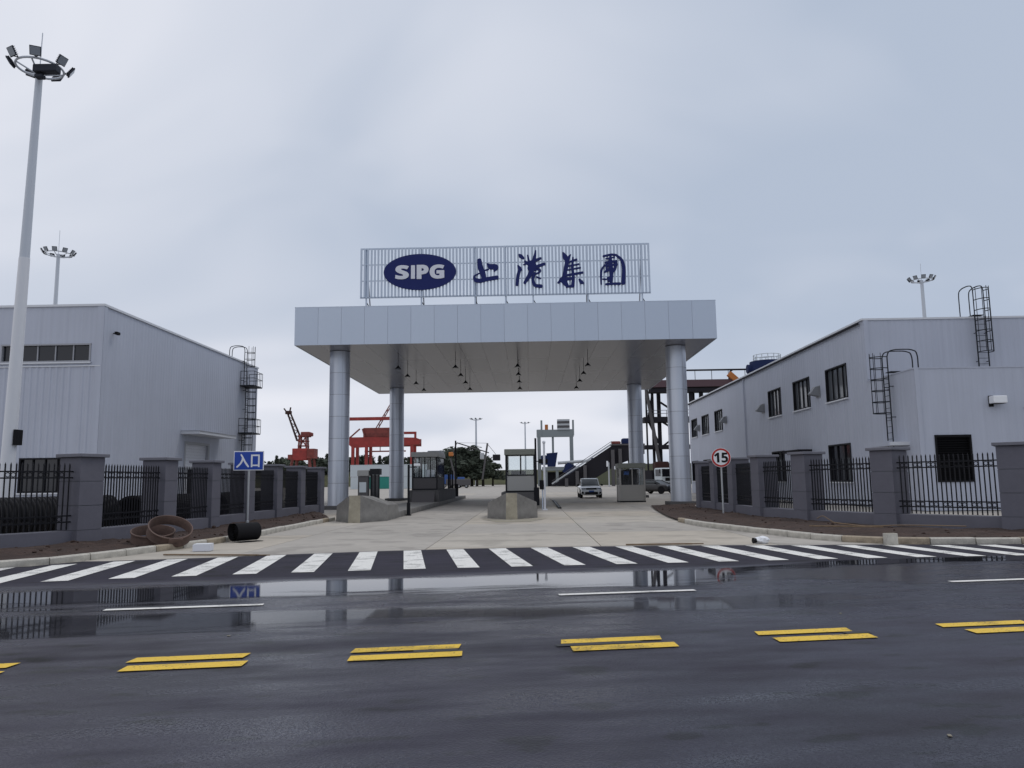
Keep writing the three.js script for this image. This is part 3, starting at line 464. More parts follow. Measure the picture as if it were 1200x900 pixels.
{ // right building and its annex
  const o = thing('office_building', 'grey clad two storey building with barred windows, annex and caged ladders', 'building');
  const X = 17.75, Z0 = -40.3, Z1 = -85.2, H = 9.75, ZA = -35.4, HA = 6.45, Wf = 26;
  const A = wallFrame(o, X, Z1, -Math.PI / 2), s = (z) => z - Z1; // side wall facing the driveway, x runs towards the road
  const up = [[-84, -81.3], [-79, -76], [-73.5, -70.6], [-56.9, -54.1], [-51.5, -48.5], [-45.8, -42.8]], lo = [[-84.5, -81.5], [-79, -76], [-73.5, -70.6], [-56.7, -54], [-46, -42.9]];
  ribWall(Z0 - Z1, H, [...up.map(([a, b]) => [s(a), s(b), 5.95, 7.85]), ...lo.map(([a, b]) => [s(a), s(b), 1.3, 3.4]), [s(-51.4), s(-49), 0, 2.9]], 0.35, 0.018, M.clad, A);
  for (const [a, b] of up) windowPart(A, s(a), s(b), 5.95, 7.85, 4, { pane: M.glassSkyGrey }); for (const [a, b] of lo) windowPart(A, s(a), s(b), 1.3, 3.4, 3);
  const d = new THREE.Group(); d.name = 'door'; A.add(d); raw('leaf', uvm(b2(s(-51.4), s(-49), 0, 2.9, -0.14, -0.08)), M.frameGrey, d); raw('door_canopy', uvm(b2(s(-51.7), s(-48.7), 3.12, 3.3, 0.0, 0.9)), M.structDark, d);
  for (const z of [-80.2, -69.3, -58.2, -47.1]) hood(A, s(z), 6.7);
  for (const [z, y] of [[-63, 0]]) raw('downpipe', bar([s(z), 0, 0.1], [s(z), H, 0.1], 0.05, 8), M.clad, A);
  const F = wallFrame(o, X, Z0, 0); ribWall(Wf, H, [], 0.35, 0.008, M.clad, F, 'wall', HA - 0.5);
  const G = wallFrame(o, X, ZA, 0); ribWall(Wf, HA, [[0.72, 2.3, 1.3, 3.36], [5.2, 7.2, 1.3, 3.36]], 0.35, 0.006, M.clad, G);
  for (const x of [0.72, 5.2]) { const w = new THREE.Group(); w.name = 'louvre_window'; G.add(w); const x1 = x + (x < 1 ? 1.58 : 2); raw('frame', uvm(merge([b2(x - 0.03, x + 0.05, 1.3, 3.36, -0.2, 0.05), b2(x1 - 0.05, x1 + 0.03, 1.3, 3.36, -0.2, 0.05), b2(x - 0.03, x1 + 0.03, 3.3, 3.4, -0.2, 0.052), b2(x - 0.03, x1 + 0.03, 1.27, 1.36, -0.2, 0.052)])), M.dark, w); raw('backing', b2(x, x1, 1.3, 3.36, -0.22, -0.2), M.dark, w); for (let k = 0; k < 18; k++) raw('louvre', bx(x1 - x - 0.1, 0.02, 0.12, (x + x1) / 2, 1.42 + k * 0.108, -0.08), M.dark, w); }
  const As = wallFrame(o, X, Z0, -Math.PI / 2); ribWall(ZA - Z0, HA, [], 0.35, 0.006, M.clad, As); raw('corner_trim', uvm(b2(0, 0.2, 0, HA, 0.012, 0.05)), M.clad, G); raw('corner_trim', uvm(b2(0, 0.22, HA + 0.15, H, 0.012, 0.05)), M.clad, F);
  const R = new THREE.Group(); R.name = 'roof'; o.add(R);
  raw('deck', uvm(merge([b2(X + 0.02, X + Wf, H - 0.3, H - 0.1, Z1, Z0 - 0.02), b2(X + 0.02, X + Wf, HA - 0.2, HA - 0.05, Z0 + 0.02, ZA - 0.02)])), M.roof, R);
  raw('coping', uvm(merge([b2(X - 0.1, X + Wf, H, H + 0.1, Z0 - 0.2, Z0 + 0.06), b2(X - 0.1, X + 0.2, H, H + 0.1, Z1, Z0 - 0.2)])), M.trim, R); raw('annex_coping', uvm(merge([b2(X - 0.03, X + Wf, HA, HA + 0.06, ZA - 0.2, ZA + 0.03), b2(X - 0.03, X + 0.2, HA, HA + 0.06, Z0 + 0.07, ZA - 0.2)])), M.clad, R);
  raw('gutter', uvm(b2(X - 0.17, X - 0.1, H - 0.16, H - 0.06, Z1, Z0 - 0.3)), M.structDark, R);
  raw('shell', uvm(merge([b2(X + 0.3, X + 0.5, 0, H - 0.32, Z1, Z0 - 0.3), b2(X + 0.3, X + Wf, 0, H - 0.32, Z1, Z1 + 0.2), b2(X + 0.3, X + Wf, 0, HA - 0.3, ZA - 0.6, ZA - 0.3)])), M.dark, R);
  ladder(o, X, -37.7, -Math.PI / 2, [[2.5, 6.6, 4.6, 7.55]], [], [6.5, 7.7, 1.25]);
  ladder(o, 23.75, Z0, 0, [[7.05, 9.85, 7.9, 11.3]], [], [9.8, 11.55, 1.1]);
  const da = new THREE.Group(); da.name = 'door_awning'; o.add(da); raw('slab', uvm(b2(X - 0.95, X, 3.0, 3.16, -38.9, -36.3)), M.trim, da); raw('edge_trim', uvm(b2(X - 0.99, X - 0.95, 2.98, 3.2, -38.94, -36.26)), M.clad, da);
  const wl = new THREE.Group(); wl.name = 'wall_lamp'; wl.position.set(21.3, 4.95, ZA + 0.02); o.add(wl); raw('housing', uvm(rb(0.62, 0.34, 0.4, 0, 0, 0.24, 0.04)), M.signWhite, wl); raw('lens', bx(0.52, 0.02, 0.3, 0, -0.175, 0.24), M.dark, wl); raw('bracket', bx(0.2, 0.5, 0.05, -0.2, -0.05, 0.02), M.dark, wl);
  const st = new THREE.Group(); st.name = 'stair_rail'; o.add(st); raw('post', bar([22.6, 2.6, ZA + 0.8], [22.6, 5.7, ZA + 0.8], 0.04), M.pole, st); raw('top_bar', bar([22.6, 5.2, ZA + 0.8], [24.5, 5.2, ZA + 0.8], 0.035), M.pole, st); raw('wall_tie', bar([22.6, 4.6, ZA], [22.6, 4.6, ZA + 0.8], 0.03), M.pole, st); raw('lower_bar', bar([22.6, 3.1, ZA + 0.8], [24.5, 3.1, ZA + 0.8], 0.035), M.pole, st); raw('bracket', bar([22.6, 2.7, ZA], [22.6, 2.7, ZA + 0.8], 0.03), M.pole, st);
}

// ------------------------------------------------------------------ light masts
function mast(label, x, z, H, r0, r1, R, n, s, opt = {}) {
  const o = thing('light_mast', label, 'light mast', [x, 0, z], 0, opt.group);
  const split = opt.split || 0;
  raw('pole', new THREE.CylinderGeometry(r1, mix(r0, r1, split / H), H - split, 16).translate(0, (H + split) / 2, 0), M.pole, o);
  if (split) { raw('lower_pole', new THREE.CylinderGeometry(mix(r0, r1, split / H) + 0.012, r0 + 0.012, split, 16).translate(0, split / 2, 0), M.poleLow, o); raw('base_plate', new THREE.CylinderGeometry(r0 + 0.25, r0 + 0.25, 0.06, 16).translate(0, 0.03, 0), M.poleLow, o); raw('control_box', uvm(bx(0.12, 0.5, 0.3, r0 + 0.04, 3.2, 0)), M.dark, o); }
  const rg = new THREE.TorusGeometry(R, 0.05 * s, 6, 36).rotateX(Math.PI / 2).translate(0, H, 0); raw('ring', rg, M.pole, o);
  for (let k = 0; k < (opt.spokes || 6); k++) { const a = k * 2 * Math.PI / (opt.spokes || 6) + 0.3; raw('spoke', bar([0, H - 0.35 * s, 0], [R * Math.cos(a), H, R * Math.sin(a)], 0.035 * s), M.pole, o); }
  raw('lightning_rod', bar([0, H, 0], [0, H + (opt.rod || 1), 0], 0.02 * s), M.pole, o);
  for (let k = 0; k < n; k++) {
    const a = k * 2 * Math.PI / n + (opt.phase || 0), f = new THREE.Group(); f.name = 'floodlight'; f.position.set((R + 0.22 * s) * Math.cos(a), H + 0.05 * s, (R + 0.22 * s) * Math.sin(a)); f.rotation.set(0, Math.PI / 2 - a, 0); o.add(f);
    const t = new THREE.Group(); raw('yoke', uvm(merge([bar([0, 0, -0.22 * s], [-0.2 * s, 0.02, 0.02], 0.022 * s), bar([0, 0, -0.22 * s], [0.2 * s, 0.02, 0.02], 0.022 * s)])), M.lamp, f);
    const hs = [rb(0.44 * s, 0.4 * s, 0.06 * s, 0, 0, 0, 0.012 * s)]; for (let q = 0; q < 5; q++) hs.push(bx(0.4 * s, 0.02 * s, 0.08 * s, 0, (-0.16 + q * 0.08) * s, -0.06 * s)); const tilt = opt.tilt ?? 0.55; hs.forEach((g) => g.rotateX(tilt).translate(0, 0.12 * s, 0.05)); raw('housing', uvm(merge(hs)), M.lamp, f); raw('lens', bx(0.38 * s, 0.34 * s, 0.012, 0, 0, 0.036 * s).rotateX(tilt).translate(0, 0.12 * s, 0.05), M.lens, f);
  }
  if (opt.box) { raw('driver_box', uvm(rb(1.05 * s, 0.34 * s, 0.4 * s, 0.62 * s, H - 0.32 * s, 0.35, 0.04)), M.lamp, o); raw('small_box', uvm(rb(0.36 * s, 0.16 * s, 0.3 * s, 0.3 * s, H - 0.62 * s, 0.3, 0.03)), M.lamp, o); }
  return o;
}
mast('tall white light mast behind the fence with the blue sign, floodlights on a ring', -16.9, -24.6, 15.95, 0.22, 0.11, 0.72, 7, 0.78, { split: 9.2, box: true, phase: 0.25, rod: 1.3 }).rotation.z = -0.013;
mast('light mast rising behind the roof of the tall warehouse', -57.2, -90, 29.8, 0.34, 0.2, 1.45, 10, 1.25, { rod: 3 });
mast('light mast rising behind the roof of the two storey building', 57.3, -110, 29.6, 0.38, 0.22, 1.4, 10, 1.3, { rod: 2.5 });
mast('far light mast with flat head in front of the dark trees', -17.2, -250, 21.5, 0.4, 0.25, 1.6, 8, 1.2, { rod: 0.5, tilt: 1.3 });
mast('farthest thin light mast above the middle booth', -1.6, -330, 26, 0.4, 0.25, 1.7, 8, 1.2, { rod: 0.5, tilt: 1.3 });

// ------------------------------------------------------------------ road signs
{
  const o = thing('entrance_sign', 'blue rectangular entrance sign on a thin grey pole', 'sign', [-10.5, 0, -28.7], 0.12);
  raw('pole', bar([0, 0, 0], [0, 2.8, 0], 0.038, 10), M.galv, o); raw('ground_sleeve', bar([0, 0, 0], [0, 0.25, 0], 0.06, 10), M.galv, o);
  const p = raw('plate', uvm(rb(1.1, 0.72, 0.02, 0, 2.46, 0.055, 0.008)), M.signWhite, o); raw('blue_field', uvm(bx(1.04, 0.66, 0.004, 0, 2.46, 0.068)), M.blue, p);
  const S = (x, y) => [-0.52 + x / 100, 2.46 - 0.33 + y / 100];
  const st = (pts, i) => raw('character_stroke', uvm(ext(brush(pts, S, 0.01), 0.003 + 0.0008 * i)), M.signWhite, p, [0, 0, 0.069]);
  st([[24, 56, 5], [30, 46, 6], [38, 30, 6.5], [46, 18, 7], [51, 11, 6]], 0); st([[28, 42, 3], [29, 36, 6.5], [22, 22, 6.5], [10, 10, 6]], 1);
  const bxs = [[60, 66, 9, 56], [86, 92, 9, 56], [66.1, 85.9, 50, 56], [66.1, 85.9, 13, 18.5]]; for (const [a, b, c, d] of bxs) raw('character_stroke', uvm(b2(S(a, 0)[0], S(b, 0)[0], S(0, c)[1], S(0, d)[1], 0.069, 0.0735)), M.signWhite, p);
  raw('bracket', uvm(merge([bx(0.12, 0.04, 0.06, 0, 2.3, 0.02), bx(0.12, 0.04, 0.06, 0, 2.62, 0.02)])), M.galv, o);
}
{
  const o = thing('speed_limit_sign', 'round white speed limit sign with red rim on a pole', 'sign', [7.9, 0, -32.0], -0.1);
  raw('pole', bar([0, 0, 0], [0, 2.7, 0], 0.036, 10), M.galv, o);
  const p = raw('disc', new THREE.CylinderGeometry(0.395, 0.395, 0.02, 48).rotateX(Math.PI / 2).translate(0, 2.42, 0.055), M.signWhite, o);
  raw('red_rim', new THREE.RingGeometry(0.305, 0.382, 48).translate(0, 2.42, 0.0665), M.red, p);
  const t = text('15', 0.39, 0.004, 0.008); t.scale(0.98, 1, 1); raw('numerals', t, M.black, p, [0, 2.42, 0.0665]);
  raw('bracket', uvm(bx(0.12, 0.05, 0.06, 0, 2.42, 0.02)), M.galv, o);
}

// ------------------------------------------------------------------ lane islands, booths, posts
function island(label, x, z, zEnd, low) {
  const o = thing('lane_island', label, 'traffic island', [x, 0, z]);
  // wedge nose: narrow pale front face, sides flaring back, humped top
  const V = { a: [-0.24, 0, 0], b: [0.24, 0, 0], c: [1.08, 0, -1.4], d: [1.08, 0, -4.2], e: [-1.08, 0, -4.2], f: [-1.08, 0, -1.4], A: [-0.22, 1.08, -0.1], B: [0.22, 1.08, -0.1], C: [1.05, 0.66, -1.4], D: [1.05, 0.6, -4.2], E: [-1.05, 0.6, -4.2], F: [-1.05, 0.66, -1.4], G: [0.22, 1.0, -2.6], Hh: [-0.22, 1.0, -2.6] };
  const tri = (...l) => { const p = []; for (const s of l) { const q = [...s].map((k) => V[k === 'H' ? 'Hh' : k]); for (let i = 1; i < q.length - 1; i++) p.push(...q[0], ...q[i], ...q[i + 1]); } const g = new THREE.BufferGeometry(); g.setAttribute('position', new THREE.Float32BufferAttribute(p, 3)); g.computeVertexNormals(); return uvm(g); };
  raw('nose_block', tri('bcCB', 'cdDC', 'faAF', 'efFE', 'deED', 'ABGH', 'BCDG', 'AHEF', 'GDEH'), M.cast, o);
  raw('nose_face', tri('abBA'), M.castPale, o);
  raw('kerb_body', uvm(b2(-1.06, 1.06, 0, low, zEnd - z, -4.22)), M.cast, o);
  return o;
}
island('wedge nosed concrete lane island beside the canopy column, bearing a dark glass booth', -7.02, -30.9, -72, 0.26);
{
  island('wedge nosed concrete lane island in the middle of the driveway', -0.76, -32.0, -62, 0.2);
  const g = thing('ground_marking_slab', 'pale trapezoid paving in front of the middle island nose', 'paving', [-0.76, 0, -31.9]); raw('slab', flat([[-1.25, -0.6], [-0.55, 1.7], [0.75, 1.7], [1.45, -0.6]], 0.01), M.castPale, g); raw('joint', merge([[0.2, 0.25], [0.8, 0.85]].map(([a, b]) => flat([[-1.1, a], [1.2, a], [1.2, b], [-1.1, b]], 0.014))), M.frameGrey, g);
}
function booth(name, label, x, y, z, w, d, h, o2 = {}) {
  const o = thing(name, label, 'booth', [x, y, z], o2.turn || 0);
  const wall = o2.wall || M.booth, fr = o2.frame || M.mullion, s = o2.sill ?? 0.95, rh = 0.34;
  raw('base', uvm(b2(-w / 2, w / 2, 0, 0.09, -d / 2, d / 2)), M.mullion, o);
  const P = [[-1, -1], [1, -1], [1, 1], [-1, 1]]; for (const [a, b] of P) raw('corner_post', uvm(bx(0.09, h - rh - 0.09, 0.09, a * (w / 2 - 0.05), 0.09 + (h - rh - 0.09) / 2, b * (d / 2 - 0.05))), fr, o);
  for (const b of [-1, 1]) { raw('panel', uvm(b2(-w / 2 + 0.1, w / 2 - 0.1, 0.095, s, b * (d / 2 - 0.06) - 0.02, b * (d / 2 - 0.06) + 0.02)), wall, o); const n = o2.nx || 2; for (let k = 0; k < n; k++) raw('pane', bx((w - 0.2) / n - 0.06, h - rh - s - 0.1, 0.012, -w / 2 + 0.1 + (k + 0.5) * (w - 0.2) / n, (h - rh + s) / 2, b * (d / 2 - 0.05)), M.glass, o); for (let k = 0; k <= n; k++) raw('mullion', uvm(bx(0.06, h - rh - s - 0.01, 0.06, -w / 2 + 0.1 + k * (w - 0.2) / n, (h - rh + s) / 2, b * (d / 2 - 0.05))), fr, o); raw('window_rail', uvm(bx(w - 0.2, 0.07, 0.07, 0, s + 0.035, b * (d / 2 - 0.05))), fr, o); }
  for (const a of [-1, 1]) { raw('panel', uvm(b2(a * (w / 2 - 0.06) - 0.02, a * (w / 2 - 0.06) + 0.02, 0.095, s, -d / 2 + 0.1, d / 2 - 0.1)), wall, o); const n = o2.nz || 3; for (let k = 0; k < n; k++) raw('pane', bx(0.012, h - rh - s - 0.1, (d - 0.2) / n - 0.06, a * (w / 2 - 0.05), (h - rh + s) / 2, -d / 2 + 0.1 + (k + 0.5) * (d - 0.2) / n), M.glass, o); for (let k = 0; k <= n; k++) raw('mullion', uvm(bx(0.06, h - rh - s - 0.01, 0.06, a * (w / 2 - 0.05), (h - rh + s) / 2, -d / 2 + 0.1 + k * (d - 0.2) / n)), fr, o); raw('window_rail', uvm(bx(0.07, 0.07, d - 0.2, a * (w / 2 - 0.05), s + 0.035, 0)), fr, o); }
  raw('roof', uvm(rb(w + 0.1, rh, d + 0.1, 0, h - rh / 2, 0, 0.03)), o2.roof || M.boothRoof, o);
  return o;
}
{
  const p = thing('booth_plinth', 'dark grey concrete plinth under the dark glass booth by the canopy column', 'plinth', [-7.02, 0.255, -57.5]); raw('block', uvm(b2(-0.98, 0.98, 0, 0.78, -5.5, 6.1)), M.plinth, p); raw('sloped_front', uvm(ext([[0, 0], [0.5, 0], [0, 0.7]], 1.5).rotateY(-Math.PI / 2).translate(0.72, 0, 6.1)), M.structMid, p);
  const b = booth('toll_booth', 'dark framed glass booth on a plinth beside the rear canopy column', -7.05, 1.035, -54.0, 1.75, 4.2, 2.55, { nz: 5, wall: M.structMid, nx: 4, sill: 0.8, roof: M.booth }); raw('desk', uvm(b2(-0.5, 0.5, 0.75, 0.82, -1.6, 1.2)), M.boothRoof, b); raw('white_cabinet', uvm(b2(0.05, 0.6, 0.1, 1.35, 1.2, 1.9)), M.letter, b); raw('roof_duct', uvm(rb(1.0, 0.3, 2.2, 0.2, 2.62, -2.6, 0.05)), M.galv, b);
  const p2 = thing('booth_plinth', 'dark concrete plinth under the pale booth in the middle of the driveway', 'plinth', [-0.6, 0.195, -46]); raw('block', uvm(b2(-1.04, 1.04, 0, 0.72, -4.5, 1.4)), M.plinth, p2);
  const b3 = booth('toll_booth', 'pale panelled booth with green roof behind the middle island nose', -0.52, 0.915, -46.3, 1.78, 2.6, 2.5, { nx: 2, nz: 2, wall: M.booth, sill: 0.95 }); raw('desk', uvm(b2(-0.6, 0.6, 0.78, 0.84, -0.6, 0.2)), M.letter, b3); raw('back_cabinet', uvm(b2(-0.6, 0.3, 0.1, 1.25, -1.0, -0.6)), M.structMid, b3);
  const b4 = booth('guard_booth', 'stainless steel guard booth standing alone on the concrete', 7.1, 0, -54.6, 1.8, 1.8, 2.68, { nx: 2, nz: 2, wall: M.steel, frame: M.steel, sill: 1.12, roof: M.boothRoof }); raw('blue_notice', uvm(bx(0.35, 0.25, 0.02, -0.35, 2.0, 0.5)), M.bluePaint, b4); raw('desk', uvm(b2(-0.7, 0.7, 0.95, 1.0, -0.2, 0.7)), M.structDark, b4); raw('interior_wall', uvm(b2(-0.7, 0.7, 1.0, 2.3, -0.72, -0.68)), M.structMid, b4);
  const k = thing('kiosk', 'small grey ticket kiosk with dark glass frame behind the first island nose', 'kiosk', [-8.0, 0.26, -38.6]);
  raw('machine', uvm(rb(0.5, 1.65, 0.45, -0.28, 0.82, 0.1, 0.02)), M.structMid, k); raw('screen_hood', uvm(rb(0.56, 0.3, 0.55, -0.28, 1.8, 0.1, 0.03)), M.booth, k); raw('screen', uvm(bx(0.34, 0.5, 0.02, -0.28, 1.1, 0.34)), M.boxWhite, k);
  raw('glass_frame', uvm(merge([bx(0.06, 2.0, 0.06, 0.1, 1, 0.2), bx(0.06, 2.0, 0.06, 0.5, 1, 0.2), bx(0.06, 2.0, 0.06, 0.3, 1, 0.2), bx(0.5, 0.3, 0.5, 0.3, 1.86, 0.02), bx(0.46, 0.05, 0.05, 0.3, 0.6, 0.2)])), M.mullion, k); raw('glass_pane', bx(0.36, 1.6, 0.012, 0.3, 0.9, 0.17), M.glassDark, k);
}
function post(name, label, cat, x, y, z, h, r, m, extra) { const o = thing(name, label, cat, [x, y, z]); raw('pole', bar([0, 0, 0], [0, h, 0], r, 10), m, o); raw('base', uvm(rb(r * 4.5, 0.06, r * 4.5, 0, 0.03, 0, 0.01)), m, o); extra && extra(o); return o; }
post('camera_post', 'black post with a white camera arm beside the first island nose', 'camera post', -5.8, 0, -37, 2.42, 0.055, M.blackMetal, (o) => { raw('arm', bar([0, 2.3, 0], [0.42, 2.3, 0.1], 0.025), M.blackMetal, o); raw('camera', uvm(rb(0.3, 0.12, 0.14, 0.42, 2.4, 0.1, 0.03)), M.signWhite, o); raw('sleeve', bar([0, 0, 0], [0, 0.6, 0], 0.085, 10), M.blackMetal, o); });
post('barrier_post', 'tall black post with raised barrier arm at the end of the booth island', 'post', -6.5, 0.26, -68, 4.9, 0.07, M.blackMetal, (o) => { raw('drive_box', uvm(rb(0.34, 1.1, 0.34, 0.05, 0.55, 0.0, 0.03)), M.blackMetal, o); raw('counterweight', uvm(bx(0.2, 0.5, 0.12, -0.28, 0.8, 0)), M.dark, o); });
for (const [x, z, h] of [[-6.3, -60, 1.9], [-6.3, -61.2, 2.4], [-6.3, -63, 2.2]]) post('bollard', 'slim black post standing behind the dark glass booth', 'post', x, 0.26, z, h, 0.06, M.blackMetal).userData.group = 'slim posts behind the booth';
post('barrier_post', 'leaning black barrier arm raised beside the middle booth', 'post', 0.36, 0.2, -43.4, 3.75, 0.06, M.blackMetal, (o) => { raw('drive_box', uvm(rb(0.3, 1.0, 0.3, 0.02, 0.5, 0, 0.03)), M.blackMetal, o); raw('display_box', uvm(rb(0.5, 0.24, 0.2, 0.42, 2.45, 0, 0.02)), M.dark, o); raw('display_arm', bar([0, 2.45, 0], [0.4, 2.45, 0], 0.03), M.blackMetal, o); });
post('white_pole', 'slim white pole standing on the driveway beside the middle booth', 'pole', 0.8, 0, -41.6, 3.6, 0.06, M.poleLow, (o) => { raw('cap', new THREE.SphereGeometry(0.09, 12, 8).translate(0, 3.62, 0), M.poleLow, o); raw('control_unit', uvm(rb(0.22, 0.5, 0.2, -0.16, 1.35, 0, 0.03)), M.dark, o); raw('side_tube', bar([-0.12, 0, -0.05], [-0.12, 1.4, -0.05], 0.035), M.slat, o); });
{ const o = thing('speed_hump', 'short black rubber strip lying on the driveway near the white pole', 'rubber strip', [1.75, 0.002, -52], -0.01); raw('strip', uvm(rb(0.2, 0.06, 17, 0, 0.03, 0, 0.012)), M.black, o); raw('reflector', bx(0.08, 0.006, 16, 0, 0.062, 0), M.blackout, o); }
post('round_sign', 'small round white sign on a pole far in the yard', 'sign', -11.0, 0, -95, 2.0, 0.04, M.galv, (o) => { raw('disc', new THREE.CylinderGeometry(0.42, 0.42, 0.03, 24).rotateX(Math.PI / 2).translate(0, 2.1, 0.06), M.signWhite, o); raw('mark', new THREE.RingGeometry(0.2, 0.3, 24).translate(0, 2.1, 0.08), M.structMid, o); });

// ------------------------------------------------------------------ vehicles
function loftBody(st, n = 20, p = 0.45) { // st: [z, halfWidth, yBottom, yTop]
  const pos = [], idx = [];
  st.forEach(([z, w, y0, y1]) => { for (let i = 0; i < n; i++) { const a = (i + 0.5) * 2 * Math.PI / n, c = Math.cos(a), s = Math.sin(a); pos.push(w * Math.sign(c) * Math.pow(Math.abs(c), p), (y0 + y1) / 2 + (y1 - y0) / 2 * Math.sign(s) * Math.pow(Math.abs(s), p), z); } });
  for (let k = 0; k < st.length - 1; k++) for (let i = 0; i < n; i++) { const a = k * n + i, b = k * n + (i + 1) % n; idx.push(a, b, a + n, b, b + n, a + n); }
  for (const [k, f] of [[0, 1], [st.length - 1, -1]]) for (let i = 1; i < n - 1; i++) { const q = [k * n, k * n + i + 1, k * n + i]; idx.push(...(f > 0 ? q : q.reverse())); }
  const g = new THREE.BufferGeometry(); g.setAttribute('position', new THREE.Float32BufferAttribute(pos, 3)); g.setIndex(idx); g.computeVertexNormals(); return uvm(g);
}
function wheel(parent, x, z, r, w = 0.22) { const q = new THREE.Group(); q.name = 'wheel'; q.position.set(x, r, z); parent.add(q); raw('tyre', new THREE.TorusGeometry(r - 0.09, 0.1, 8, 24).rotateY(Math.PI / 2).scale(w / 0.2, 1, 1), M.tyre, q); raw('rim', new THREE.CylinderGeometry(r - 0.1, r - 0.1, w * 0.7, 20).rotateZ(Math.PI / 2), M.rim, q); }
function car(label, x, z, turn, paint, suv) {
  const o = thing('parked_car', label, 'car', [x, 0, z], turn), H = suv ? 1.68 : 1.46;
  raw('body', loftBody([[2.3, 0.62, 0.42, 0.72], [2.22, 0.8, 0.3, 0.86], [1.95, 0.9, 0.24, 0.98], [1.2, 0.93, 0.24, 1.06], [0.85, 0.94, 0.24, 1.1], [-1.9, 0.94, 0.24, 1.12], [-2.2, 0.88, 0.3, 1.08], [-2.3, 0.75, 0.4, 0.9]], 24, 0.4), paint, o);
  raw('greenhouse', loftBody([[1.15, 0.8, 0.95, 1.06], [0.35, 0.76, 0.95, H - 0.06], [0.0, 0.74, 0.95, H - 0.01], [-1.5, 0.73, 0.95, H - 0.02], [-2.1, 0.74, 0.95, 1.12]], 20, 0.5), M.carGlass, o);
  raw('roof', loftBody([[0.3, 0.66, H - 0.1, H - 0.02], [0.0, 0.7, H - 0.07, H + 0.02], [-1.5, 0.69, H - 0.08, H + 0.01], [-1.75, 0.64, H - 0.14, H - 0.06]], 20, 0.5), paint, o);
  for (const s of [-1, 1]) { raw('pillar', beam([s * 0.76, 1.06, 1.12], [s * 0.69, H - 0.04, 0.3], 0.07), paint, o); raw('mirror', uvm(rb(0.2, 0.16, 0.14, s * 1.02, 1.12, 0.75, 0.04)), M.blackMetal, o); raw('headlight', uvm(rb(0.36, 0.14, 0.2, s * 0.66, 0.82, 2.16, 0.04)), M.lens, o); raw('fog_lamp', uvm(rb(0.22, 0.16, 0.12, s * 0.72, 0.48, 2.22, 0.03)), M.dark, o); for (const z2 of [1.4, -1.4]) { wheel(o, s * 0.8, z2, 0.36); raw('wheel_arch', new THREE.CylinderGeometry(0.42, 0.42, 0.03, 24).rotateZ(Math.PI / 2).translate(s * 0.925, 0.38, z2), M.dark, o); } }
  raw('grille', uvm(rb(0.9, 0.16, 0.1, 0, 0.8, 2.25, 0.03)), M.dark, o); raw('lower_grille', uvm(rb(1.1, 0.2, 0.1, 0, 0.45, 2.27, 0.03)), M.dark, o); raw('number_plate', uvm(bx(0.44, 0.13, 0.02, 0, 0.6, 2.32)), M.bluePaint, o);
  return o;
}
car('white sport utility car facing the road on the far side of the gate', 5.25, -68.4, 0.0, M.carWhite, true);
car('black car parked behind the stainless guard booth', 13.6, -84, 0.75, M.carBlack, false);
{
  const o = thing('dump_truck', 'white cabbed truck parked beyond the black car', 'truck', [16.2, 0, -99], 0.35);
  raw('cab', uvm(rb(2.4, 1.9, 1.9, 0, 1.95, 2.4, 0.2)), M.boxWhite, o); raw('windscreen', uvm(rb(2.2, 0.95, 0.06, 0, 2.3, 3.35, 0.02)), M.glassDark, o); for (const s of [-1, 1]) { raw('side_window', uvm(rb(0.06, 0.85, 1.3, s * 1.19, 2.3, 2.5, 0.02)), M.glassDark, o); raw('mirror', uvm(rb(0.12, 0.5, 0.1, s * 1.4, 2.5, 3.3, 0.03)), M.dark, o); raw('headlight', uvm(rb(0.35, 0.2, 0.06, s * 0.85, 1.15, 3.36, 0.02)), M.lens, o); }
  raw('bumper', uvm(rb(2.45, 0.5, 0.4, 0, 0.8, 3.2, 0.06)), M.structDark, o); raw('chassis', uvm(bx(1.0, 0.35, 7, 0, 0.9, -0.3)), M.dark, o); raw('tipper_body', uvm(ext([[-1.1, 0], [1.1, 0], [1.25, 1.4], [-1.25, 1.4]], 4.6).translate(0, 1.25, -3.7)), M.structDark, o); raw('grille', uvm(rb(1.4, 0.4, 0.05, 0, 1.5, 3.37, 0.02)), M.dark, o);
  for (const s of [-1, 1]) for (const z of [2.4, -1.4, -2.6]) wheel(o, s * 1.05, z, 0.5, 0.3);
}
for (const [x, z, c, lb] of [[-26, -190, M.bluePaint, 'blue cargo truck parked far off under the dark trees, beside the round sign'], [-19.6, -196, M.bluePaint, 'smaller blue truck parked far off behind the light mast']]) {
  const o = thing('cargo_truck', lb, 'truck', [x, 0, z], Math.PI / 2 + 0.1); const l = x < -20 ? 6 : 4; raw('cargo_box', uvm(rb(2.4, 2.3, l, 0, 2.1, -1, 0.04)), c, o); raw('cab', uvm(rb(2.3, 2.0, 1.8, 0, 1.6, l / 2 + 0.2, 0.12)), x < -20 ? M.craneRust : M.bluePaint, o); raw('windscreen', uvm(rb(2.0, 0.7, 0.06, 0, 2.0, l / 2 + 1.1, 0.02)), M.glassDark, o); raw('chassis', uvm(bx(0.9, 0.3, l + 2, 0, 0.75, -0.3)), M.dark, o); for (const s of [-1, 1]) for (const q of [l / 2, -l / 2]) wheel(o, s * 0.95, q, 0.5, 0.3);
}

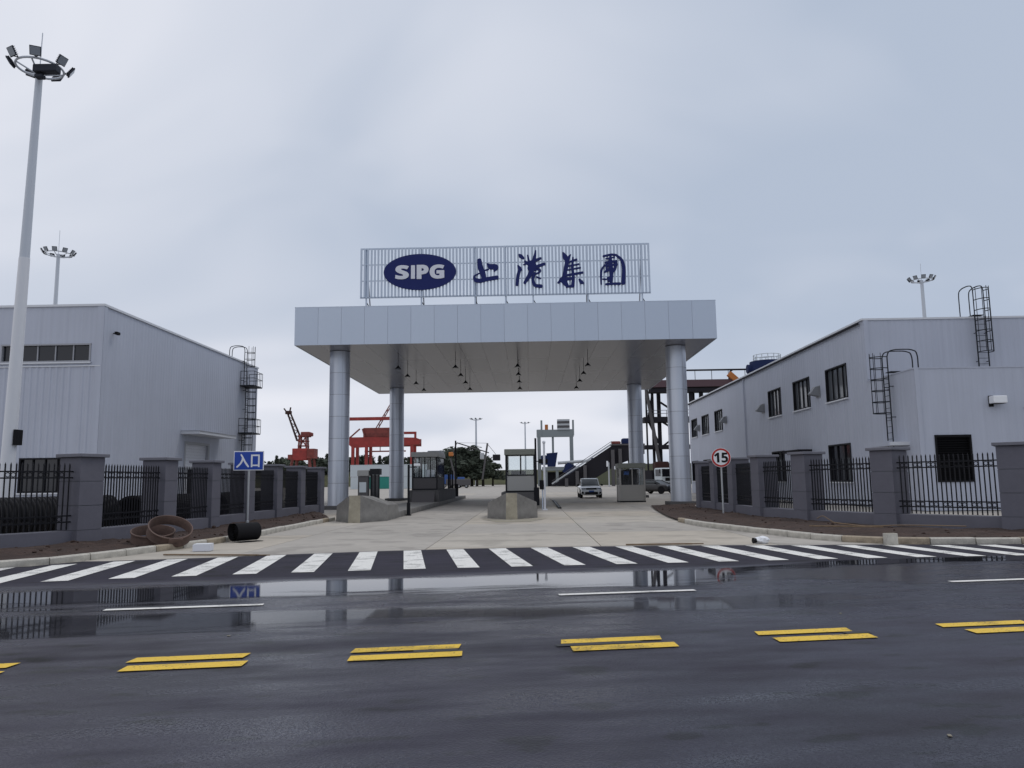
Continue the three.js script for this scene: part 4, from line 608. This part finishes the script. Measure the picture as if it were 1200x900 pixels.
// ------------------------------------------------------------------ loose things by the kerb
function hoopRing(label, x, y, z, R, h, rx, rz) {
  const o = thing('steel_ring', label, 'ring', [x, y, z]); o.rotation.set(rx, 0, rz);
  const prof = [[R, -h / 2], [R, h / 2], [R + 0.035, h / 2], [R + 0.035, h / 2 - 0.03], [R + 0.012, h / 2 - 0.05], [R + 0.012, -h / 2 + 0.05], [R + 0.035, -h / 2 + 0.03], [R + 0.035, -h / 2], [R, -h / 2]];
  raw('band', new THREE.LatheGeometry(prof.map(([a, b]) => new THREE.Vector2(a, b)), 48), M.rust, o); raw('joint_plate', uvm(rb(0.04, h * 0.86, 0.34, R + 0.02, 0, 0, 0.008)).applyMatrix4(new THREE.Matrix4().makeRotationY(-0.9)), M.rust, o); raw('inner_bracket', uvm(bx(0.04, h * 0.7, 0.1, -R + 0.01, 0, 0)).applyMatrix4(new THREE.Matrix4().makeRotationY(2.2)), M.rust, o);
}
hoopRing('rusty brown steel ring lying flat under another ring on the kerb', -9.75, 0.31, -19.95, 0.5, 0.26, 0.22, -0.12);
hoopRing('rusty brown steel ring propped tilted on top of another ring', -9.15, 0.44, -19.6, 0.5, 0.26, 0.42, -0.36);
{
  const o = thing('felt_roll', 'black roll of roofing felt lying beside the kerb', 'roll', [-8.0, 0.29, -21.7], 0.95);
  const s = []; for (let k = 0; k <= 130; k++) { const a = k * 0.2, r = 0.1 + 0.0058 * k * 1.08; s.push([r * Math.cos(a), r * Math.sin(a)]); } const q = s.map(([x, y]) => { const l = Math.hypot(x, y); return [x * (l - 0.02) / l, y * (l - 0.02) / l]; }).reverse();
  const m = 0.285; const sc = m / (0.1 + 0.0058 * 130 * 1.08); const g = ext([...s, ...q].map(([x, y]) => [x * sc, y * sc]), 0.74); g.translate(0, 0, -0.37).rotateY(Math.PI / 2); raw('sheet', uvm(g), M.felt, o); raw('loose_flap', uvm(bx(0.72, 0.01, 0.3, 0, -0.28, 0.2)), M.felt, o);
}
{ const o = thing('white_block', 'flat white foam block lying beside the rusty rings', 'block', [-7.92, 0, -18.75], 0.15); raw('body', uvm(rb(0.42, 0.16, 0.3, 0, 0.085, 0, 0.015)), M.letter, o); raw('lid', uvm(rb(0.4, 0.02, 0.28, 0.01, 0.175, 0.01, 0.006)), M.signWhite, o); }
{ const o = thing('crumpled_bag', 'crumpled white bag with a dark mouth lying on the concrete edge', 'bag', [5.6, 0.0, -19.1], 0.2); o.scale.setScalar(0.8); const g = new THREE.IcosahedronGeometry(0.2, 4), p = g.attributes.position; for (let i = 0; i < p.count; i++) { const x = p.getX(i), y = p.getY(i), z = p.getZ(i), k = 1 + 0.5 * (fbm(x * 14 + 5, y * 14 + z * 9, 3) - 0.5); p.setXYZ(i, x * k * 1.15, Math.max(-0.1, y * k * 0.62), z * k * 0.8); } g.computeVertexNormals(); raw('sack', uvm(g.translate(0.02, 0.1, 0)), M.signWhite, o); raw('mouth', new THREE.CylinderGeometry(0.085, 0.07, 0.1, 12, 1).rotateZ(Math.PI / 2).translate(-0.24, 0.1, 0.03), M.black, o); }
{ const o = thing('concrete_cube', 'small grey concrete cube standing against the kerb below the fence', 'block', [8.27, 0.01, -18.15], 0.1); raw('cube', uvm(rb(0.27, 0.27, 0.17, 0, 0.135, 0, 0.012)), M.kerb, o); raw('top_face', uvm(bx(0.22, 0.006, 0.13, 0, 0.272, 0)), M.castPale, o); }
for (const [x, z, l, t, lb] of [[-7.2, -17.45, 2.3, 1.42, 'thin timber plank lying along the asphalt edge near the rings'], [3.1, -18.95, 1.6, 1.6, 'thin timber plank lying on the concrete edge before the gate'], [8.1, -20.6, 1.5, 1.1, 'broken timber stick on the soil near the kerb by the speed sign']]) { const o = thing('timber_plank', lb, 'plank', [x, l < 1.55 ? 0.28 : 0.012, z], t); raw('board', uvm(rb(0.07, 0.03, l, 0, 0.018, 0, 0.005)), M.wood, o); raw('split_end', uvm(rb(0.03, 0.025, 0.3, 0.015, 0.016, l / 2 + 0.13, 0.005)), M.wood, o); }
{ const o = thing('cable', 'thin tan cable curling over the soil below the fence', 'cable', [0, 0, 0]); raw('strand', tube([[8.4, 0.33, -21.8], [8.9, 0.27, -21.0], [9.6, 0.3, -20.7], [10.3, 0.3, -20.5], [11.2, 0.28, -20.3]], 0.014, 5, 40), M.wood, o); raw('loose_end', tube([[8.4, 0.33, -21.8], [8.2, 0.5, -22], [8.1, 0.42, -22.2]], 0.012, 5, 12), M.wood, o); }
{ // small litter on the wet road
  for (const [x, z] of [[-0.35, -3.95], [0.05, -3.55], [2.55, -5.0], [-3.2, -8.3], [3.6, -9.3]]) { const o = mesh('paper_scrap', rb(0.035, 0.006, 0.022, 0, 0.014, 0, 0.002), M.castPale); o.position.set(x, 0, z); o.rotation.y = x * 3; tag(o, 'tiny pale scrap lying on the wet asphalt', 'scrap', 'scraps on the road'); }
}
// black corrugated pipes stored behind the left fence
function ribPipe(label, a, b, R) {
  const L = Math.hypot(b[0] - a[0], b[1] - a[1]), o = thing('corrugated_pipe', label, 'pipe', [a[0], R + 0.02, a[1]], Math.atan2(b[0] - a[0], b[1] - a[1]));
  const n = Math.round(L / 0.12), p = []; for (let k = 0; k < n; k++) { const y = k * L / n, s = L / n; p.push([R - 0.05, y], [R - 0.05, y + s * 0.35], [R, y + s * 0.45], [R, y + s * 0.9]); } p.push([R - 0.05, L]);
  raw('ribbed_wall', new THREE.LatheGeometry(p.map(([r, y]) => new THREE.Vector2(r, y)), 36).rotateX(Math.PI / 2), M.pipe, o); raw('liner', new THREE.CylinderGeometry(R - 0.08, R - 0.08, L, 32, 1, true).rotateX(Math.PI / 2).translate(0, 0, L / 2), M.black, o); raw('end_ring', new THREE.RingGeometry(R - 0.08, R, 32).rotateY(Math.PI), M.pipe, o);
}
ribPipe('black corrugated pipe stored behind the fence, beside the white light mast', [-16.6, -20.5], [-13.9, -25.4], 0.64);
ribPipe('black corrugated pipe stored behind the fence, farther along than the one by the mast', [-13.5, -26], [-13.3, -31.8], 0.62);
ribPipe('black corrugated pipe stored behind the fence near the blue sign', [-13.3, -32.4], [-13.2, -38.2], 0.62);
{ const o = thing('electrical_cabinet', 'tall black electrical cabinet standing behind the fence', 'cabinet', [-15.35, 0, -35.2], 0.2); raw('case', uvm(rb(0.62, 2.3, 0.5, 0, 1.15, 0, 0.02)), M.dark, o); raw('door', uvm(rb(0.54, 2.1, 0.02, 0, 1.15, 0.26, 0.008)), M.black, o); raw('handle', bx(0.03, 0.2, 0.03, 0.2, 1.2, 0.285), M.galv, o); }

// ------------------------------------------------------------------ port yard beyond the gate
structure(mesh('grass_bank', ext([[-60, 0], [60, 0], [30, 0], [14, 5.6], [-14, 5.9], [-30, 0]].slice(2).concat([]), 260).rotateY(Math.PI / 2).translate(-160, -0.02, -330), M.grass, null), 'low grassy bank closing the far end of the yard', 'bank');
{ const o = thing('green_hoarding', 'long olive green hoarding behind the white truck', 'hoarding', [38, 0, -215], 0.05); for (let k = 0; k < 14; k++) raw('panel', uvm(bx(2.95, 5.6, 0.12, -19.5 + k * 3, 2.8, 0)), M.hoard, o); raw('top_rail', uvm(bx(42.5, 0.12, 0.2, 0, 5.67, 0)), M.structMid, o); }
function container(label, x, y, z, w, h, m, turn = 0) {
  const o = thing('shipping_container', label, 'container', [x, y, z], turn), n = Math.round(w / 0.28), pts = []; for (let k = 0; k < n; k++) { const s = w / n, a = -w / 2 + k * s; pts.push([a, 0], [a + s * 0.35, 0], [a + s * 0.5, -0.06], [a + s * 0.85, -0.06]); } pts.push([w / 2, 0]);
  raw('side_wall', uvm(ext([...pts, [w / 2, -2.4], [-w / 2, -2.4]], h - 0.3).rotateX(-Math.PI / 2).translate(0, 0.15, 0)), m, o); raw('rail', uvm(merge([bx(w, 0.15, 2.46, 0, 0.075, 1.2), bx(w, 0.15, 2.46, 0, h - 0.075, 1.2)])), m, o); for (const s of [-1, 1]) raw('corner_post', uvm(bx(0.18, h, 0.16, s * w / 2, h / 2, -0.0)), m, o);
}
container('pale grey container stacked on the teal one behind the kiosk', -37.6, 2.95, -190, 12.2, 2.9, M.boxWhite); container('short pale grey container on top, between rear column and booth', -28.2, 2.95, -190, 6.1, 2.9, M.boxWhite);
container('teal green container at the bottom of the stack behind the kiosk', -35.6, 0, -190, 8.4, 2.9, M.teal); container('short pale grey container at the bottom beside the teal one', -42, 0, -190, 3.2, 2.9, M.boxWhite); container('short pale grey container at ground level behind the dark glass booth', -28.2, 0, -190, 6.1, 2.9, M.boxWhite);
{ // portal crane with lattice jib
  const o = thing('portal_crane', 'red slewing portal crane with a steep lattice jib', 'crane', [-85.5, 0, -290]);
  raw('portal_legs', uvm(merge([[-1, -1], [1, -1], [1, 1], [-1, 1]].map(([a, b]) => beam([a * 4.6, 0, b * 4], [a * 3.2, 10.5, b * 3], 0.8)))), M.craneRust, o); raw('portal_deck', uvm(rb(5.6, 4.4, 6, -0.6, 12.4, 0, 0.2)), M.craneRed, o); raw('side_cabin', uvm(bx(2.8, 3.6, 5, 3.7, 12.6, 1)), M.craneRust, o); raw('low_cabin', uvm(bx(1.6, 1.8, 4, -4.2, 11.4, 1)), M.craneRust, o);
  const t = []; for (const a of [-1.5, 1.5]) for (const b of [-1.3, 1.3]) t.push(beam([a, 14.4, b], [a * 0.8, 19.6, b], 0.55)); for (const y of [15.6, 17.4, 19.4]) t.push(bx(3.6, 0.4, 3.2, 0, y, 0)); t.push(beam([-1.4, 14.6, 1.4], [1.2, 19, 1.4], 0.4), beam([1.4, 15.6, 1.4], [-1.2, 19.2, 1.4], 0.4)); raw('tower', uvm(merge(t)), M.craneRust, o);
  raw('machine_house', uvm(rb(3.4, 2.0, 3, 0.9, 19.9, 0, 0.3)), M.craneRust, o); raw('counterweight', uvm(rb(1.6, 1.4, 2, 2.7, 19.9, 0, 0.3)), M.craneRust, o);
  const j = [], A = [-1.5, 17.5, 0], B = [-5.8, 28.2, 0]; for (const a of [-1, 1]) for (const b of [-0.8, 0.8]) j.push(beam([A[0] + a * 0.9, A[1], b], [B[0] + a * 0.55, B[1], b * 0.6], 0.32)); for (let k = 0; k < 9; k++) { const f = k / 9, g = (k + 1) / 9, q = k % 2 ? 0.75 : -0.75; j.push(beam([mix(A[0], B[0], f) + q, mix(A[1], B[1], f), 0.8], [mix(A[0], B[0], g) - q, mix(A[1], B[1], g), 0.8], 0.24)); } raw('lattice_jib', uvm(merge(j)), M.craneDark, o); raw('jib_head', uvm(merge([rb(2.2, 1.3, 1.6, -6, 28.4, 0, 0.2), beam([-6.6, 28.4, 0], [-7.8, 30, 0], 0.45), beam([-5.6, 28.4, 0], [-5.2, 30.4, 0], 0.45)])), M.craneDark, o);
}
{ // gantry crane with bridge and leaning jib
  const o = thing('gantry_crane', 'red rail gantry crane with boxy machine house and thin leaning jib', 'crane', [-50.8, 0, -260]); o.scale.set(0.86, 0.885, 0.86);
  const legs = []; for (const x of [-9.5, -4.2, 13.5]) for (const z of [-4, 4]) { const q = raw('leg', uvm(beam([x, 0, z], [x, 15.5, z], 1.1, 1.1)), M.craneRed, o); }
  raw('bridge_girder', uvm(ext([[-13, 18.8], [-12.4, 17], [-9.6, 14.8], [13, 15.6], [16.6, 15.9], [17, 17.6], [15, 18.4], [-4, 18.8]], 1.2).translate(0, 0, 3)), M.craneRed, o); raw('bridge_girder', uvm(b2(-12, 16, 15.4, 18.2, -5, -3.8)), M.craneRust, o);
  raw('machine_house', uvm(rb(14, 3.6, 6, 1.2, 20.6, 0, 0.2)), M.craneRust, o); raw('frame', uvm(merge([beam([-11.6, 18, 3.6], [-11.6, 25.8, 3.6], 0.9), beam([-12, 25.8, 3.6], [8.5, 25.8, 3.6], 1.0, 1.2), beam([8, 25.8, 3.6], [8, 18, 3.6], 0.7), beam([14.8, 18, 3.6], [14.8, 20.4, 3.6], 0.8), beam([10, 20.2, 3.6], [15.2, 20.2, 3.6], 0.9)])), M.craneRed, o);
  raw('brace', uvm(merge([beam([-11, 18.6, 3.4], [-7, 22, 3.4], 0.5), beam([-6, 22, 3.4], [-5, 18.8, 3.4], 0.5)])), M.craneRust, o); raw('lower_walkway', uvm(merge([bx(16, 0.5, 1, 3, 13.4, 3.2), ...[-3, 1, 5, 9].map((x) => bx(0.3, 2, 0.3, x, 14.4, 3.2))])), M.craneRust, o);
  const j = []; for (const s of [-0.5, 0.5]) j.push(beam([-1.5 + s, 21, 1], [6 + s * 0.6, 33.5, 1], 0.35)); for (let k = 0; k < 7; k++) { const f = k / 7, s = k % 2 ? 0.5 : -0.5; j.push(beam([-1.5 + 7.5 * f + s, 21 + 12.5 * f, 1], [-1.5 + 7.5 * (f + 1 / 7) - s, 21 + 12.5 * (f + 1 / 7), 1], 0.22)); } j.push(beam([6, 33.2, 1], [7.8, 34.8, 1], 0.9)); j.push(bx(0.8, 1.6, 0.8, 5, 32.5, 1)); raw('jib', uvm(merge(j)), M.craneRust, o);
}
{ // grey steel portal with machinery
  const o = thing('steel_portal', 'grey steel portal frame with a ribbed tank on its beam', 'portal frame', [9, 0, -200]);
  const x0 = -6.4, x1 = 2.0; for (const x of [x0, x1]) { raw('leg', uvm(bx(0.9, 14.6, 1.2, x, 7.3, 0)), M.greyGreen, o); raw('mast_pole', bar([x + (x < 0 ? 0.7 : 0.5), 13, 0.5], [x + (x < 0 ? 0.7 : 0.5), 17, 0.5], 0.25, 8), M.greyGreen, o); }
  raw('beam', uvm(bx(9.6, 1.9, 1.3, -2.2, 13.6, 0)), M.greyGreen, o); raw('thin_post', bar([-2.8, 6, 0], [-2.8, 13, 0], 0.28, 8), M.greyGreen, o); raw('orange_drum', bar([-4.4, 14.5, 0], [-4.4, 15.9, 0], 0.42, 12), M.orange, o); raw('small_post', bar([-2.8, 14.5, 0], [-2.8, 15.8, 0], 0.2, 8), M.structMid, o);
  const tk = new THREE.Group(); tk.name = 'ribbed_tank'; o.add(tk); for (let k = 0; k < 5; k++) raw('ring', uvm(bx(3.2, 0.5, 2, 0, 14.7 + k * 0.56, 0)), k % 2 ? M.structMid : M.galv, tk);
}
{
  const o = thing('batching_plant', 'dark blue machinery on grey frames beside the conveyor ramp', 'machinery', [8.2, 0, -196]);
  raw('frame', uvm(merge([-4, -1.2, 2, 6].map((x) => bx(0.7, 4, 1, x, 2, 0)).concat([bx(13, 0.9, 1.4, 1.5, 4.4, 0)]))), M.greyGreen, o); raw('dark_bay', uvm(bx(12, 3.6, 2, 1.5, 1.8, -2.2)), M.structDark, o); raw('hopper', uvm(ext([[-1, 0], [1, 0], [1.6, 3.6], [-1.2, 3.4]], 2).translate(-2.6, 4.9, -1)), M.blueDark, o); raw('hopper', uvm(rb(1.6, 2.4, 1.6, -4.4, 6.6, 0, 0.2)), M.blueDark, o); raw('drum', uvm(bar([1.4, 3, 0], [2.6, 5.4, 0], 1.6, 14)), M.blueDark, o); raw('cross_pipe', bar([-1, 5.8, 0.6], [9, 6.4, 0.6], 0.4, 10), M.galv, o); raw('motor', uvm(rb(2.4, 1.6, 2, 8.6, 6.2, 0.8, 0.3)), M.blueDark, o);
}
{ // conveyor ramp
  const o = thing('conveyor_ramp', 'dark covered conveyor ramp climbing on concrete posts', 'conveyor', [0, 0, -185]);
  const a = [6.5, 1.6, 0], b = [26.5, 10.6, 0], c = [34, 10.9, 0];
  raw('deck', uvm(ext([[5.2, 0.2], [19.4, 9.3], [27, 9.5], [27, 7.4], [20, 4.6], [12.4, 0.1]], 4)), M.structDark, o); raw('side_rail', uvm(beam([5.2, 0.7, 4.2], [19.4, 9.8, 4.2], 0.2, 0.35)), M.galv, o); raw('handrail', uvm(beam([5.2, 1.3, 4.1], [19.4, 10.4, 4.1], 0.12)), M.structMid, o); raw('top_edge', uvm(bx(7.8, 0.35, 4.4, 23.2, 9.6, 2.1)), M.structMid, o);
  for (const [x, h] of [[8.6, 1.9], [11.1, 3.6], [12.95, 4.9], [19.5, 8.4], [21.2, 8.6]]) raw('support_post', uvm(bx(0.75, h, 0.8, x, h / 2, 4.45)), M.structMid, o);
  raw('drive_unit', uvm(rb(2.6, 1.5, 2, 23.2, 10.4, 2, 0.4)), M.blueDark, o); raw('motor', uvm(rb(2.2, 0.8, 1.4, 20.6, 10.1, 2, 0.3)), M.craneRust, o);
  for (const [x, y] of [[24.4, 3.8], [26, 4.0]]) raw('rear_post', uvm(beam([x, 0, 2], [x - 0.8, y * 2, 2], 0.9)), M.structDark, o);
}
for (const [x, z, h, lb] of [[17.2, -168, 5.2, 'slim pale lamp post standing before the conveyor posts'], [19.4, -172, 4.4, 'pale post carrying a small white board before the conveyor']]) post('yard_post', lb, 'post', x, 0, z, h, 0.16, M.galv, (o) => { raw('board', uvm(rb(h > 5 ? 0.4 : 1.2, h > 5 ? 1.2 : 0.7, 0.1, h > 5 ? -0.3 : 0, h - 0.3, 0.2, 0.03)), M.signWhite, o); });
{ // ship loader tower and gallery
  const o = thing('loader_tower', 'dark steel lattice loading tower seen between the columns', 'tower', [20.2, 0, -122]);
  for (const [x, w] of [[-1.5, 0.25], [-0.5, 0.4], [0.5, 0.55], [3.4, 0.45], [6, 0.4]]) raw('post', uvm(beam([x, 0, 0], [x, 16.4, 0], w)), M.structDark, o);
  for (const [y, h] of [[16.3, 0.7], [10.8, 0.8], [6.5, 0.6]]) raw('deck_beam', uvm(bx(9, h, 3, 2.4, y, 0)), M.structDark, o);
  for (const [p, q] of [[[0.5, 10.6, 1], [4.5, 8, 1]], [[4.5, 10.8, 1], [0.6, 13.5, 1]], [[-1.4, 10.6, 1], [0.4, 6.5, 1]], [[0.6, 6.5, 1], [4, 9, 1]], [[-0.4, 16, 1], [-1.4, 11, 1]]]) raw('brace', uvm(beam(p, q, 0.28)), M.structDark, o);
  raw('chute', uvm(bar([-1.7, 16, 1.5], [0.1, 3.6, 1.5], 0.27, 10)), M.structMid, o); raw('chute', uvm(bar([2.2, 16, 1.2], [2.2, 12, 1.2], 0.55, 10)), M.structDark, o); raw('hopper', uvm(ext([[-0.6, 0], [0.6, 0], [1.2, 1.6], [-1.2, 1.6]], 2).translate(3.2, 7.4, 0)), M.structDark, o); raw('bogie', uvm(rb(2.2, 1.2, 3, 0.3, 3.6, 1, 0.3)), M.craneDark, o);
  const h = []; for (const y of [11.7, 12.2]) h.push(bar([-1.6, y, 1.6], [6.6, y, 1.6], 0.045)); for (let k = 0; k < 9; k++) h.push(bar([-1.6 + k, 11.2, 1.6], [-1.6 + k, 12.2, 1.6], 0.045)); raw('guard_rail', merge(h), M.structMid, o);
  const l = thing('stair_tower', 'narrow pale ladder tower showing beside the rear column', 'ladder tower', [15.55, 0, -118]); for (const x of [-0.25, 0.25]) raw('rail', uvm(bx(0.1, 17, 0.1, x, 8.5, 0)), M.boxWhite, l); for (let k = 0; k < 22; k++) raw('rung', uvm(bx(0.4, 0.32, 0.1, 0, 0.6 + k * 0.75, 0)), M.structMid, l);
  const g = thing('conveyor_gallery', 'dark red conveyor gallery bridge with pipe rail above the roof', 'gallery', [36, 0, -120]);
  raw('trough', uvm(bx(34, 1.1, 2.6, 0, 16.2, 0)), M.gallery, g); raw('underside', uvm(bx(34, 0.6, 2.2, 0, 15.2, 0)), M.structDark, g); raw('pipe', bar([-16, 18.4, 0], [-1.4, 18.4, 0], 0.14, 10), M.structDark, g); for (let k = 0; k < 6; k++) raw('stanchion', bar([-15 + k * 2.6, 16.7, 0], [-15 + k * 2.6, 18.4, 0], 0.05), M.structMid, g); for (const x of [-10.6, -9, -3]) raw('support_leg', uvm(bx(0.55, 15, 0.6, x, 7.5, 0)), M.structDark, g); raw('orange_chute', uvm(beam([-4.9, 17.6, 1.4], [-3.4, 16.2, 1.4], 0.8)), M.orange, g); raw('pipe_bend', tube([[-4.0, 18.3, 0.2], [-4.4, 18.0, 0.2], [-4.5, 16.8, 0.2]], 0.12, 8), M.structDark, g);
  const d = thing('blue_silo', 'dark blue dust silo with white top railing above the roof', 'silo', [33.4, 0, -117]); raw('drum', new THREE.CylinderGeometry(2.6, 2.6, 5, 28).translate(3.2, 16.6, 0), M.blueDark, d); raw('cone', new THREE.CylinderGeometry(2.6, 0.8, 3, 28).translate(3.2, 12.6, 0), M.blueDark, d); raw('inlet', bar([0.1, 18.0, 0], [1.6, 18.0, 0], 0.7, 14), M.blueDark, d); raw('legs', merge([0, 1, 2, 3].map((k) => bar([3.2 + 2 * Math.cos(k * 1.57), 0, 2 * Math.sin(k * 1.57)], [3.2 + 2 * Math.cos(k * 1.57), 15, 2 * Math.sin(k * 1.57)], 0.2))), M.blueDark, d);
  const r = []; for (let k = 0; k < 14; k++) { const a = k * Math.PI / 7; r.push(bar([3.2 + 2.0 * Math.cos(a), 19.1, 2.0 * Math.sin(a)], [3.2 + 2.0 * Math.cos(a), 20.1, 2.0 * Math.sin(a)], 0.06)); } for (const y of [19.6, 20.1]) r.push(new THREE.TorusGeometry(2.0, 0.05, 5, 28).rotateX(Math.PI / 2).translate(3.2, y, 0)); raw('railing', merge(r), M.boxWhite, d);
}
{ // small crane with a drooping boom beside the trees
  const o = thing('truck_crane', 'small truck crane with drooping boom and dark box at its tip', 'crane', [-16.6, 0, -180]); o.scale.set(0.8, 0.94, 0.8);
  raw('carrier', uvm(rb(7, 1.6, 2.5, 0, 1.4, 0, 0.2)), M.structMid, o); for (const x of [-2.4, 0.2, 2.4]) for (const s of [-1, 1]) { const q = new THREE.Group(); q.name = 'wheel'; q.position.set(x, 0.5, s * 1.05); o.add(q); raw('tyre', new THREE.TorusGeometry(0.38, 0.14, 8, 20), M.tyre, q); raw('rim', new THREE.CylinderGeometry(0.34, 0.34, 0.2, 16).rotateX(Math.PI / 2), M.rim, q); }
  raw('mast', uvm(beam([7.0, 2, 0], [8.6, 11.0, 0], 0.5)), M.structMid, o); raw('cab', uvm(rb(1.3, 1.0, 1.6, -2.1, 8.4, 0, 0.2)), M.orange, o); raw('boom', uvm(merge([beam([-0.4, 11.2, 0], [9, 8.6, 0], 0.28), beam([-0.4, 11.2, 0], [8.4, 11.0, 0], 0.07), beam([8.4, 11.0, 0], [11.0, 8.2, 0], 0.12), beam([-0.4, 11.2, 0], [-2, 8, 0], 0.3), beam([-2.3, 7.4, 0], [-0.8, 2, 0], 0.45)])), M.structMid, o); raw('tip_box', uvm(rb(2.2, 1.5, 1.6, 11.2, 7.4, 0, 0.15).applyMatrix4(new THREE.Matrix4())), M.structDark, o); raw('winch', uvm(rb(1.2, 1.6, 1, 7.0, 7.8, 0, 0.2)), M.galv, o);
}
// trees
function treeGeo(h, r, n, pine) {
  const p = [], q = new THREE.Vector3(), cl = []; for (let k = 0; k < 16; k++) { const a = rnd() * 6.28, e = Math.pow(rnd(), 0.6); cl.push([r * 0.75 * e * Math.cos(a), h * (0.35 + 0.55 * rnd()), r * 0.75 * e * Math.sin(a), r * rr(0.28, 0.5)]); }
  for (let k = 0; k < n; k++) {
    let c; if (pine) { const t = Math.pow(rnd(), 0.8), a = rnd() * 6.28, R = r * (1 - t) * (0.5 + 0.5 * rnd()) * (0.7 + 0.3 * Math.sin(t * 40)); c = [R * Math.cos(a), h * (0.15 + 0.85 * t), R * Math.sin(a)]; } else { const b = cl[k % 16]; q.set(rr(-1, 1), rr(-1, 1), rr(-1, 1)).normalize().multiplyScalar(b[3] * (0.6 + 0.45 * rnd())); c = [b[0] + q.x, b[1] + q.y * 0.8, b[2] + q.z]; }
    const s = r * rr(0.10, 0.2), e = () => rr(-1, 1) * s; for (let v = 0; v < 3; v++) p.push(c[0] + e(), c[1] + e() * 0.8, c[2] + e());
  }
  const g = new THREE.BufferGeometry(); g.setAttribute('position', new THREE.Float32BufferAttribute(p, 3)); g.computeVertexNormals(); return g;
}
const crowns = [treeGeo(1, 0.42, 2600, false), treeGeo(1, 0.5, 2600, false), treeGeo(1, 0.36, 2400, false), treeGeo(1, 0.26, 1100, true), treeGeo(1, 0.22, 1100, true)];
const trunkG = merge([bar([0, 0, 0], [0.01, 0.6, 0], 0.035, 7, 0.018), bar([0, 0.35, 0], [0.2, 0.65, 0.05], 0.015, 5, 0.007), bar([0, 0.4, 0], [-0.18, 0.7, -0.06], 0.015, 5, 0.007), bar([0, 0.55, 0], [0.05, 0.9, 0.1], 0.014, 5, 0.005)]);
function tree(kind, label, group, x, z, h, w) { const o = thing(kind > 2 ? 'pine_tree' : 'broadleaf_tree', label, 'tree', [x, 0, z], x * 1.7, group); o.scale.set(h * w, h, h * w); raw('trunk', trunkG, M.bark, o); raw('crown', crowns[kind], (Math.round(x) & 1) ? M.leaf : M.leaf2, o); }
for (let k = 0; k < 40; k++) tree([3, 0, 4, 2, 3][k % 5], [3, 4].includes([3, 0, 4, 2, 3][k % 5]) ? 'dark pine in the row behind the red cranes' : 'dark broadleaf tree in the row behind the red cranes', [3, 4].includes([3, 0, 4, 2, 3][k % 5]) ? 'pines behind the cranes' : 'broadleaf trees behind the cranes', -124 + k * 2.4 + rr(-1, 1), -325 + rr(-14, 8), rr(9.5, 14.5), rr(1.1, 1.6));
for (const [x, z, h, w] of [[-27.5, -234, 9.6, 1.3], [-24.5, -236, 11.6, 1.25], [-21, -232, 12, 1.3], [-17.5, -234, 11, 1.35], [-14, -233, 9.6, 1.35], [-11.2, -235, 7.2, 1.4], [-30, -237, 8, 1.3], [-19.5, -228, 9.5, 1.4], [-15.5, -228, 8.5, 1.4], [-23, -228, 9, 1.4]]) tree([0, 1, 2][Math.abs(Math.round(x)) % 3], 'dark bushy tree in the clump behind the small truck crane', 'clump of trees at the end of the yard', x, z, h, w);

scene.traverse((o) => { if (o.isMesh) { o.castShadow = true; o.receiveShadow = true; } });
renderer.render(scene, camera);
